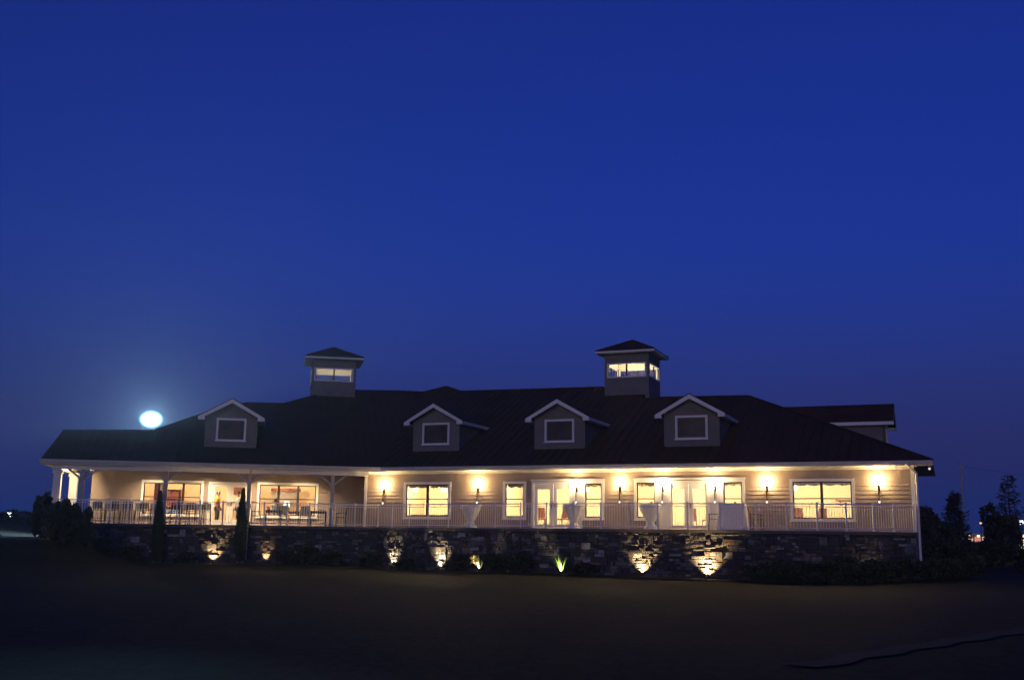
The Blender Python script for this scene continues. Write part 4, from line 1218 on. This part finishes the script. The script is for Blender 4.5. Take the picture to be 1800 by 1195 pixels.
def shrub(name, label, cat, x, y, rx, ry, h, n, size, seed, group=None, m=None, lumps=9, up=.4):
    z = ground(x, y)
    t = thing(name, label, cat, (x, y, z), 0, group)
    f = MB(); leaves(f, (0, 0, h * .52), rx, ry, h * .56, n, size, .35, up, lumps, seed, 0, -.95)
    f.build('foliage', m or M['leaf'], None).parent = t
    s = MB(); rnd = random.Random(seed + 99)
    stems(s, (0, 0, -.05), [(rnd.uniform(-.6, .6) * rx, rnd.uniform(-.6, .6) * ry, h * rnd.uniform(.5, .85)) for _ in range(6)], .02)
    s.build('stem', M['bark'], None).parent = t
    return t
def cypress(label, x, y, h, r, seed):
    z = ground(x, y)
    t = thing('cypress', label, 'tree', (x, y, z), 0, 'slim cypresses before the porch')
    f = MB(); rnd = random.Random(seed)
    for k in range(2600):
        q = rnd.random() ** 1.0; zz = .12 + q * (h - .12)
        prof = r * min(1, (1 - q) * 1.9 + .06) * min(1, .55 + q * 2.2)
        th = rnd.uniform(0, 6.283); rr = prof * math.sqrt(rnd.uniform(.25, 1)) * (1 + .25 * math.sin(th * 3 + zz * 4))
        p = Vector((rr * math.cos(th), rr * math.sin(th), zz))
        a = Vector((math.cos(th) * .5 + rnd.uniform(-.3, .3), math.sin(th) * .5 + rnd.uniform(-.3, .3), 1.2)).normalized(); b_ = a.orthogonal().normalized()
        s = .13 * rnd.uniform(.6, 1.3); i = len(f.v)
        f.v += [p, p + a * s * .5 + b_ * s * .25, p + a * s, p + a * s * .5 - b_ * s * .25]; f.face((i, i + 1, i + 2, i + 3))
    f.build('crown', M['leaf'], None).parent = t
    s = MB(); s.tube((0, 0, -.05), (0, 0, h * .8), .04, .012, 7); s.build('trunk', M['bark'], None).parent = t
def off_edge(F, u, d):
    q, nn = edge_pos(F, u); return q + nn * d
p = off_edge(FL, -3.88, .55); cypress('slim dark cypress before the left porch window', p.x, p.y, 3.40 - ground(p.x, p.y), .20, 3)
p = off_edge(FL, -.25, .55); cypress('slim dark cypress before the post beside the porch door', p.x, p.y, 3.58 - ground(p.x, p.y), .20, 4)
# shrubs at the left end
for i, (x, y, rx, ry, h, lab) in enumerate(((-20.05, 47.2, .36, .4, 2.05, 'tall dark spiky shrub at the far left of the terrace'), (-19.45, 47.0, .42, .45, 1.55, 'lower dark spiky shrub right of the tallest one at the far left'),
        (-18.85, 47.2, .42, .5, 1.75, 'dark spiky shrub before the square column at the terrace corner'), (-18.25, 47.3, .40, .5, 1.70, 'dark spiky shrub beside the first railing bay of the porch'))):
    shrub('shrub', lab, 'shrub', x, y, rx, ry, h, 2400, .17, 20 + i, 'shrubs at the left end of the terrace', None, 12, 2.2)
# low planting along the wall foot
LOW = [(FL, -6.2, .6, .5, .55, 'low dark shrub on the bank below the left porch corner'), (FL, -5.0, .7, .55, .6, 'low dark shrub left of the left cypress'), (FL, -2.7, .75, .5, .45, 'low dark shrub right of the left cypress'),
       (FL, 1.9, .7, .55, .62, 'low dark shrub below the left half of the right porch window'), (FL, 2.8, .75, .6, .75, 'low dark shrub below the rightmost porch post'), (FL, 3.9, .7, .55, .6, 'low dark shrub right of the rightmost porch post'),
       (FR, -11.7, .75, .5, .55, 'low dark shrub below the torch nearest the porch'), (FR, -9.4, .8, .5, .45, 'low dark shrub between the two spotlights below the wide left window'),
       (FR, -6.85, .75, .5, .62, 'low dark shrub left of the pale flowering yucca'), (FR, -4.9, .8, .6, .75, 'low dark shrub right of the pale flowering yucca'), (FR, -3.5, .85, .6, .85, 'low dark shrub left of the bright green yucca'), (FR, -.7, .8, .45, .40, 'low dark shrub right of the bright green yucca'),
       (FR, 6.2, .85, .6, .55, 'low dark shrub right of the brightest spotlight'), (FR, 7.6, .8, .7, .75, 'low dark shrub below the left half of the wide right window'), (FR, 8.8, .75, .75, .85, 'low dark shrub below the right half of the wide right window')]
for i, (F, u, d, r_, h, lab) in enumerate(LOW):
    p = off_edge(F, u, d); shrub('shrub', lab, 'shrub', p.x, p.y, r_ * 1.1, r_ * .7, h, 900, .12, 50 + i, 'low shrubs along the stone wall')
# clipped hedge in front of the right corner
hz = tag(MB().build('hedge', M['leaf']), '', '')
bpy.data.objects.remove(hz)
hg = thing('hedge', 'long low dark hedge in front of the right corner of the wall', 'hedge', (13.0, 41.0, .1))
f = MB()
for k in range(24):
    q = k / 23; x = 9.3 + q * 8.3; y = 40.6 + 1.0 * q + .25 * math.sin(k)
    leaves(f, (x - 13.0, y - 41.0, ground(x, y) - .1 + .36), .48, .55, .44 + .05 * math.sin(k * 1.7), 380, .11, .4, .4, 5, 200 + k)
f.build('foliage', M['leaf'], None).parent = hg
s = MB()
for k in range(12):
    x = 9.5 + k * .7; y = 41.0 + .09 * k; stems(s, (x - 13, y - 41, ground(x, y) - .15), [(x - 13 + random.uniform(-.2, .2), y - 41 + random.uniform(-.2, .2), ground(x, y) + .3) for _ in range(2)], .015)
s.build('stems', M['bark'], None).parent = hg
# yuccas over two of the spotlights
def yucca(label, loc, n, h, mleaf, bloom, seed, tilt=.55):
    rnd = random.Random(seed)
    t = thing('yucca', label, 'plant', loc)
    f = MB()
    for k in range(n):
        th = rnd.uniform(0, 6.283); el = rnd.uniform(.15, 1.0) * tilt; L_ = h * rnd.uniform(.6, 1.1)
        d = Vector((math.cos(th) * math.sin(el), math.sin(th) * math.sin(el), math.cos(el))); sd = Vector((-math.sin(th), math.cos(th), 0))
        pts = []
        for j in range(5):
            q = j / 4; c = d * L_ * q + Vector((math.cos(th), math.sin(th), 0)) * .15 * q * q * L_ - Vector((0, 0, .12 * q * q * L_)); w = .022 * (1 - q * .92) * (1 + q)
            pts.append((len(f.v), len(f.v) + 1)); f.v += [c - sd * w, c + sd * w]
        for a, b_ in zip(pts, pts[1:]): f.face((a[0], a[1], b_[1], b_[0]))
    f.build('leaf_rosette', mleaf, None).parent = t
    if bloom:
        b_ = MB()
        for k in range(3):
            x = rnd.uniform(-.25, .25); y = rnd.uniform(-.2, .1); hh = h * rnd.uniform(.55, .9)
            for j in range(60):
                a = Vector((x + rnd.gauss(0, .07), y + rnd.gauss(0, .07), hh * rnd.uniform(.55, 1.05))); s_ = .05; i = len(b_.v)
                n_ = Vector((rnd.uniform(-1, 1), rnd.uniform(-1, 1), rnd.uniform(-1, 1))).normalized(); o_ = n_.orthogonal().normalized(); o2 = n_.cross(o_)
                b_.v += [a - o_ * s_, a - o2 * s_, a + o_ * s_, a + o2 * s_]; b_.face((i, i + 1, i + 2, i + 3))
        b_.build('bloom', M['flower'], None).parent = t
for k, (lab, n, h, ml, bl) in {4: ('pale flowering yucca lit from below, left of the bright green one', 70, .75, M['leaf2'], True), 5: ('bright green yucca lit from below in the middle of the stone wall', 40, .95, M['yucca'], False)}.items():
    loc, nn = UPPOS[k]; q = loc - nn * .16; yucca(lab, (q.x, q.y, ground(q.x, q.y) + .03), n, h, ml, bl, k + 5)

# ------------------------------------------------------------------ beyond the house, right
def conifer(name, label, x, y, h, r, seed, sparse=1.0, trunk_clear=.05, size=.3, group=None, m=None):
    rnd = random.Random(seed); z = ground(x, y)
    t = thing(name, label, 'tree', (x, y, z), 0, group)
    f = MB(); wd = MB(); wd.tube((0, 0, -.1), (0, 0, h * .97), .035 * h * .5 + .03, .015, 8)
    k = trunk_clear * h
    while k < h * .98:
        q = (k / h - trunk_clear) / (1 - trunk_clear); R_ = r * (1 - q) ** .8 * rnd.uniform(.7, 1.1) + .08
        nb = rnd.randint(4, 7)
        for _ in range(nb):
            th = rnd.uniform(0, 6.283); rr = R_ * rnd.uniform(.6, 1.1)
            tip = Vector((math.cos(th) * rr, math.sin(th) * rr, k + rr * rnd.uniform(-.25, .25)))
            wd.tube((0, 0, k), tuple(tip), .018, .006, 4, caps=False)
            for j in range(int((10 + rr * 16) * sparse)):
                p = Vector((0, 0, k)).lerp(tip, rnd.uniform(.15, 1.05)) + Vector((rnd.gauss(0, .08), rnd.gauss(0, .08), rnd.gauss(0, .07))) * (1 + rr)
                a = Vector((math.cos(th) + rnd.uniform(-.8, .8), math.sin(th) + rnd.uniform(-.8, .8), rnd.uniform(-.5, .9))).normalized(); b_ = a.orthogonal().normalized(); s_ = size * rnd.uniform(.5, 1.2); i = len(f.v)
                f.v += [p, p + a * s_ * .5 + b_ * s_ * .2, p + a * s_, p + a * s_ * .5 - b_ * s_ * .2]; f.face((i, i + 1, i + 2, i + 3))
        k += h * .035 / max(.5, sparse ** .3)
    f.build('crown', m or M['leaf'], None).parent = t
    wd.build('trunk', M['bark'], None).parent = t
TG_ = 'trees right of the house'
conifer('conifer', 'dark cone shaped conifer below the tall thin pole', 30.4, 75, 4.9, 1.2, 31, 1.0, .03, .30, TG_)
conifer('conifer', 'narrow dark conifer close beside the right house corner', 27.3, 72, 3.9, .65, 32, 1.2, .03, .28, TG_)
conifer('pine_tree', 'tall sparse pine standing above the round trees at the right edge', 36.4, 80, 6.5, 1.3, 33, .55, .34, .32, TG_, M['leaf2'])
def broad_tree(label, x, y, h, rx, seed, n=3800):
    rnd = random.Random(seed); z = ground(x, y)
    t = thing('broadleaf_tree', label, 'tree', (x, y, z), 0, TG_)
    f = MB(); leaves(f, (0, 0, h * .56), rx, rx * .9, h * .50, n, .26, .3, .2, 16, seed, 0, -1.1)
    f.build('crown', M['leaf'], None).parent = t
    w = MB(); w.tube((0, 0, -.1), (.05, 0, h * .35), .13, .09, 8)
    for k in range(7):
        a = rnd.uniform(0, 6.283); w.tube((.05, 0, h * .33), (rx * .6 * math.cos(a), rx * .55 * math.sin(a), h * rnd.uniform(.55, .85)), .06, .015, 6)
    w.build('trunk', M['bark'], None).parent = t
broad_tree('round dark tree behind the right house corner', 26.0, 70, 3.5, 1.2, 41, 2600)
broad_tree('round dark tree left of the tall sparse pine', 33.9, 77, 3.9, 1.3, 42, 3000)
broad_tree('small round dark tree directly under the tall sparse pine', 35.7, 79, 3.3, 1.0, 43, 2600)
broad_tree('low round dark tree between the narrow and the cone shaped conifer', 28.9, 74, 2.9, .9, 44, 2600)
for i, (x, y, rx, h, lab) in enumerate(((24.6, 62, 1.5, 1.5, 'low dark bush right of the downspout'), (27.4, 63, 1.6, 1.45, 'low dark bush below the cone shaped conifer'), (30.2, 64, 1.6, 1.35, 'low dark bush below the left distant shop'), (33.2, 65, 1.7, 1.3, 'low dark bush at the right edge below the tall pine'), (20.8, 58, 1.6, 1.5, 'dark bush behind the right corner of the stone wall'))):
    shrub('shrub', lab, 'shrub', x, y, rx, rx * .8, h, 2200, .22, 300 + i, 'bushes right of the house', None, 12, .3)
# pole and wires
up_ = thing('utility_pole', 'tall thin pole rising behind the trees right of the house', 'utility pole', (45.4, 110, ground(45.4, 110)))
m_ = MB(); m_.tube((0, 0, -.3), (0, 0, 9.7), .15, .09, 8); m_.build('pole', M['post'], None).parent = up_
m_ = MB(); m_.box(-.28, .28, -.05, .05, 8.9, 9.02); m_.build('crossarm', M['post'], None).parent = up_
for x in (-.22, .22):
    m_ = MB(); m_.lathe([(.03, 0), (.05, .06), (.03, .14)], (x, 0), 8, zoff=9.02); m_.build('insulator', M['trim'], None).parent = up_
p2 = thing('utility_pole', 'far utility pole past the right edge carrying the thin wires', 'utility pole', (92, 122, ground(92, 122)))
for c in up_.children:
    k = c.copy(); COL.objects.link(k); k.parent = p2
for i, x in enumerate((-.22, .22)):
    w = MB(); prev = None
    zt_ = ground(45.4, 110) + 9.16; a = Vector((45.4 + x, 110, zt_)); b_ = Vector((92 + x, 122, zt_))
    for k in range(21):
        q = k / 20; p = a.lerp(b_, q); p.z -= 1.3 * 4 * q * (1 - q)
        if prev: w.tube(tuple(prev), tuple(p), .007, .007, 4, caps=False)
        prev = p
    tag(w.build('power_line', M['iron'], None), 'thin dark wire strung right from the tall pole, ' + ('the nearer of the pair' if i == 0 else 'the farther of the pair'), 'wire', 'wires from the tall pole')
# distant lit shops
def shop(label, x, y, w, h, lampcols, glow, wallc, seed):
    z = ground(x, y); t = thing('distant_shop', label, 'shop', (x, y, z))
    m_ = MB(); m_.box(-w / 2, w / 2, 0, 6, 0, h); m_.build('wall', mat('shop_wall', wallc, .8, .1, 1), None).parent = t
    m_ = MB(); m_.box(-w / 2 - .3, w / 2 + .3, -2.2, 6.2, h, h + .35); m_.build('canopy', M['soffit'], None).parent = t
    rnd = random.Random(seed); k = -w / 2 + .4
    while k < w / 2 - .8:
        ww = rnd.uniform(.7, 1.5); m_ = MB(); m_.box(k, k + ww, -.06, -.01, .5 + rnd.uniform(0, .4), h - .4); m_.build('lit_window', emit('lit_shop_glass', rnd.choice(glow), rnd.uniform(.2, .55)), None).parent = t
        k += ww + .35
    for k, c in enumerate(lampcols):
        x_ = -w / 2 + (k + .5) * w / len(lampcols); m_ = MB(); m_.lathe([(.05, h - .5), (.30, h - .35), (.34, h - .1), (.1, h - .01)], (x_, -1.6), 10); m_.build('canopy_lamp', emit('lit_canopy_lamp', c, 1.2), None).parent = t
shop('low distant shop with red and orange lit windows between the round trees', 105.6, 250, 6.6, 3.4, [(1, .5, .12), (1, .75, .4), (1, .45, .2)], [(1, .25, .18), (1, .5, .3), (1, .7, .5)], (.3, .25, .25), 3)
shop('low distant shop with pale lit windows at the right edge', 117.2, 250, 6.0, 3.6, [(1, .55, .2), (1, .8, .6)], [(1, .6, .4), (.6, .7, 1), (1, .75, .5)], (.3, .33, .45), 4)
def street_lamp(label, x, y, h, r, colr, s, cat='street lamp', name='street_lamp', group=None):
    z = ground(x, y); t = thing(name, label, cat, (x, y, z), 0, group)
    m_ = MB(); m_.tube((0, 0, -.2), (0, 0, h - r), .09, .06, 8); m_.build('pole', M['iron'], None).parent = t
    m_ = MB(); m_.lathe([(r * .3, -r), (r * .8, -r * .6), (r, 0), (r * .8, r * .6), (r * .3, r)], n=14, zoff=h); m_.build('globe', emit('lit_street_globe', colr, s), None, True).parent = t
street_lamp('distant white street lamp at the far right edge', 93.0, 200, 5.4, .45, (.95, .9, 1), 1.2)
street_lamp('small distant orange street lamp above the left shop', 85.6, 200, 5.2, .22, (1, .5, .16), .6)
street_lamp('bright white lamp low on the horizon at the far left edge', -54.6, 120, 3.19 - ground(-54.6, 120), .42, (.98, .96, 1), 4)
street_lamp('tiny faint lamp right of the bright far left lamp', -52.6, 122, 3.4 - ground(-52.6, 122), .12, (1, .9, .7), 2)
for i, (x, y, rx, h, lab) in enumerate(((-57.0, 116, 1.6, 1.7, 'round dark bush left of the far left lamp'), (-50.6, 112, 2.2, 2.0, 'round dark bush right of the far left lamp'), (-47.0, 113, 2.2, 1.8, 'round dark bush beyond the shrubs at the left bank'))):
    shrub('shrub', lab, 'shrub', x, y, rx, rx * .8, h, 1500, .3, 400 + i, 'far bushes left of the house', None, 10, .3)
# floodlight mast behind the house
fm_ = thing('floodlight_mast', 'mast with a dazzling blue white floodlight behind the left roof', 'floodlight', (-21.9, 66, ground(-21.9, 66)))
fz0 = ground(-21.9, 66)
HZ = 8.42 - fz0
aimv = (Vector((0, 0, 1.65)) - Vector((-21.6, 66, 8.24))).normalized(); sx_ = aimv.cross(Vector((0, 0, 1))).normalized(); sz_ = sx_.cross(aimv)
m_ = MB(); m_.tube((0, 0, -.2), tuple(Vector((0, 0, HZ - .75)) - aimv * .25), .12, .09, 10); m_.build('mast', M['iron'], None).parent = fm_
M['flood'] = bpy.data.materials.new('floodlight_lens'); M['flood'].use_nodes = True
_n = M['flood'].node_tree; _n.nodes.clear()
_o = _n.nodes.new('ShaderNodeOutputMaterial'); _e = _n.nodes.new('ShaderNodeEmission'); _t = _n.nodes.new('ShaderNodeTexCoord')
_v = _n.nodes.new('ShaderNodeVectorMath'); _v.operation = 'SUBTRACT'; _v.inputs[1].default_value = (0, 0, HZ)
_d = _n.nodes.new('ShaderNodeVectorMath'); _d.operation = 'LENGTH'
_s = _n.nodes.new('ShaderNodeVectorMath'); _s.operation = 'MULTIPLY'; _s.inputs[1].default_value = (1.0, 1.0, 1.3)
_n.links.new(_t.outputs['Object'], _v.inputs[0]); _n.links.new(_v.outputs[0], _s.inputs[0]); _n.links.new(_s.outputs[0], _d.inputs[0])
_c = _n.nodes.new('ShaderNodeValToRGB'); _c.color_ramp.interpolation = 'B_SPLINE'  # hot core fading to a blue rim: the glare is painted into the emission
_c.color_ramp.elements[0].position = .22; _c.color_ramp.elements[0].color = (.74, .93, 1, 1)
_c.color_ramp.elements[1].position = .80; _c.color_ramp.elements[1].color = (.05, .14, .45, 1)
_k = _c.color_ramp.elements.new(.55); _k.color = (.25, .66, 1, 1)
_g = _n.nodes.new('ShaderNodeMapRange'); _g.inputs['From Min'].default_value = .3; _g.inputs['From Max'].default_value = .76; _g.inputs['To Min'].default_value = 3.9; _g.inputs['To Max'].default_value = -1.5
_p = _n.nodes.new('ShaderNodeMath'); _p.operation = 'POWER'; _p.inputs[0].default_value = 2.718
_n.links.new(_d.outputs['Value'], _c.inputs[0]); _n.links.new(_d.outputs['Value'], _g.inputs['Value']); _n.links.new(_g.outputs[0], _p.inputs[1])
_n.links.new(_c.outputs[0], _e.inputs[0]); _n.links.new(_p.outputs[0], _e.inputs[1]); _n.links.new(_e.outputs[0], _o.inputs[0])
def oval(mb, c, w, h, dist, n=36):
    return [mb.pt(*(c + aimv * dist + sx_ * w * math.cos(2 * math.pi * k / n) + sz_ * h * math.sin(2 * math.pi * k / n))) for k in range(n)]
hc_ = Vector((0, 0, HZ)); m_ = MB()
rg = [oval(m_, hc_, *q) for q in ((.3, .25, -.45), (.62, .46, -.30), (.78, .61, .0), (.79, .62, .06))]
for a_, b_ in zip(rg, rg[1:]):
    for k in range(36): m_.face((a_[k], a_[(k + 1) % 36], b_[(k + 1) % 36], b_[k]))
m_.face(rg[0]); h_ = m_.build('lamp_head', M['iron'], None); h_.parent = fm_
m_ = MB(); r0 = oval(m_, hc_, .80, .63, .065); r1 = oval(m_, hc_, .77, .60, .11)
for k in range(36): m_.face((r0[k], r0[(k + 1) % 36], r1[(k + 1) % 36], r1[k]))
m_.face(r1); m_.face(r0[::-1]); k = m_.build('lens', M['flood'], None); k.parent = h_
light('flood_beam', 'SPOT', tuple(hc_ + aimv * .16), 19000, (.42, .74, 1.0), None, aim=tuple(hc_ + aimv * 5), size=.4, angle=80, blend=1.0).parent = fm_
# thin scattering volume added to stand in for the floodlight's lens glare
hz_ = MB(); hz_.box(-160, 160, -20, 300, -3.0, 30)
hm = bpy.data.materials.new('glare_haze'); hm.use_nodes = True; hm.node_tree.nodes.clear()
ho = hm.node_tree.nodes.new('ShaderNodeOutputMaterial'); hv = hm.node_tree.nodes.new('ShaderNodeVolumePrincipled')
hv.inputs['Color'].default_value = (.93, .95, 1, 1); hv.inputs['Density'].default_value = .00042; hv.inputs['Anisotropy'].default_value = .55
hm.node_tree.links.new(hv.outputs[0], ho.inputs['Volume'])
tag(hz_.build('added_haze', hm), 'thin scattering volume added over lawn and clubhouse for the floodlight glare', 'added_haze', kind='stuff')
# strip of darker colour standing for a slope shadow on the near lawn
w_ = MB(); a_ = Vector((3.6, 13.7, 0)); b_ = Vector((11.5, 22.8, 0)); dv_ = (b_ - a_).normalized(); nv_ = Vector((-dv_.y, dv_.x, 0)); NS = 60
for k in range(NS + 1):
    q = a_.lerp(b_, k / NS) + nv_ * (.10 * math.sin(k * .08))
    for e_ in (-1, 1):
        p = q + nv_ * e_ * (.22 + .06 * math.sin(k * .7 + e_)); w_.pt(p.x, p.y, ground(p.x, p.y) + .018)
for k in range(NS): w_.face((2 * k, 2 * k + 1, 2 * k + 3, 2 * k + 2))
struct(tag(w_.build('shade_strip', mat('painted_slope_shade', (.009, .016, .004), .95, .6, 5, .6, 16)), 'narrow dark strip of painted slope shade crossing the near lawn at the lower right', 'shade_strip'))
# little eave spotlights at the right corner of the house
def make_eave_spot():
    t = thing('eave_spotlight', '', 'spotlight')
    m_ = MB(); m_.lathe([(.045, -.02), (.045, 0)], n=12); m_.tube((0, 0, -.01), (0, -.03, -.07), .012); m_.build('bracket', M['trim'], t)
    m_ = MB(); m_.tube((0, .02, -.06), (0, -.09, -.10), .035, .055, 12); m_.build('lamp_head', M['trim'], t)
    m_ = MB(); m_.tube((0, -.088, -.0993), (0, -.10, -.1036), .05, .042, 12); m_.build('lens', glow_glass('dim_lens', (1, .9, .8), .45, .1), t)
    return t
es = make_eave_spot(); es.location = FR(11.25, -.34, ZE - .196); es.rotation_euler = (0, 0, ROT_R); es['label'] = 'small white eave spotlight just left of the downspout at the right corner'; es['group'] = 'eave spotlights at the right corner'
dup(es, FR(12.45, .35, ZE - .196), ROT_R + .3, 'small white eave spotlight under the outermost right corner of the eave', 'eave spotlights at the right corner')
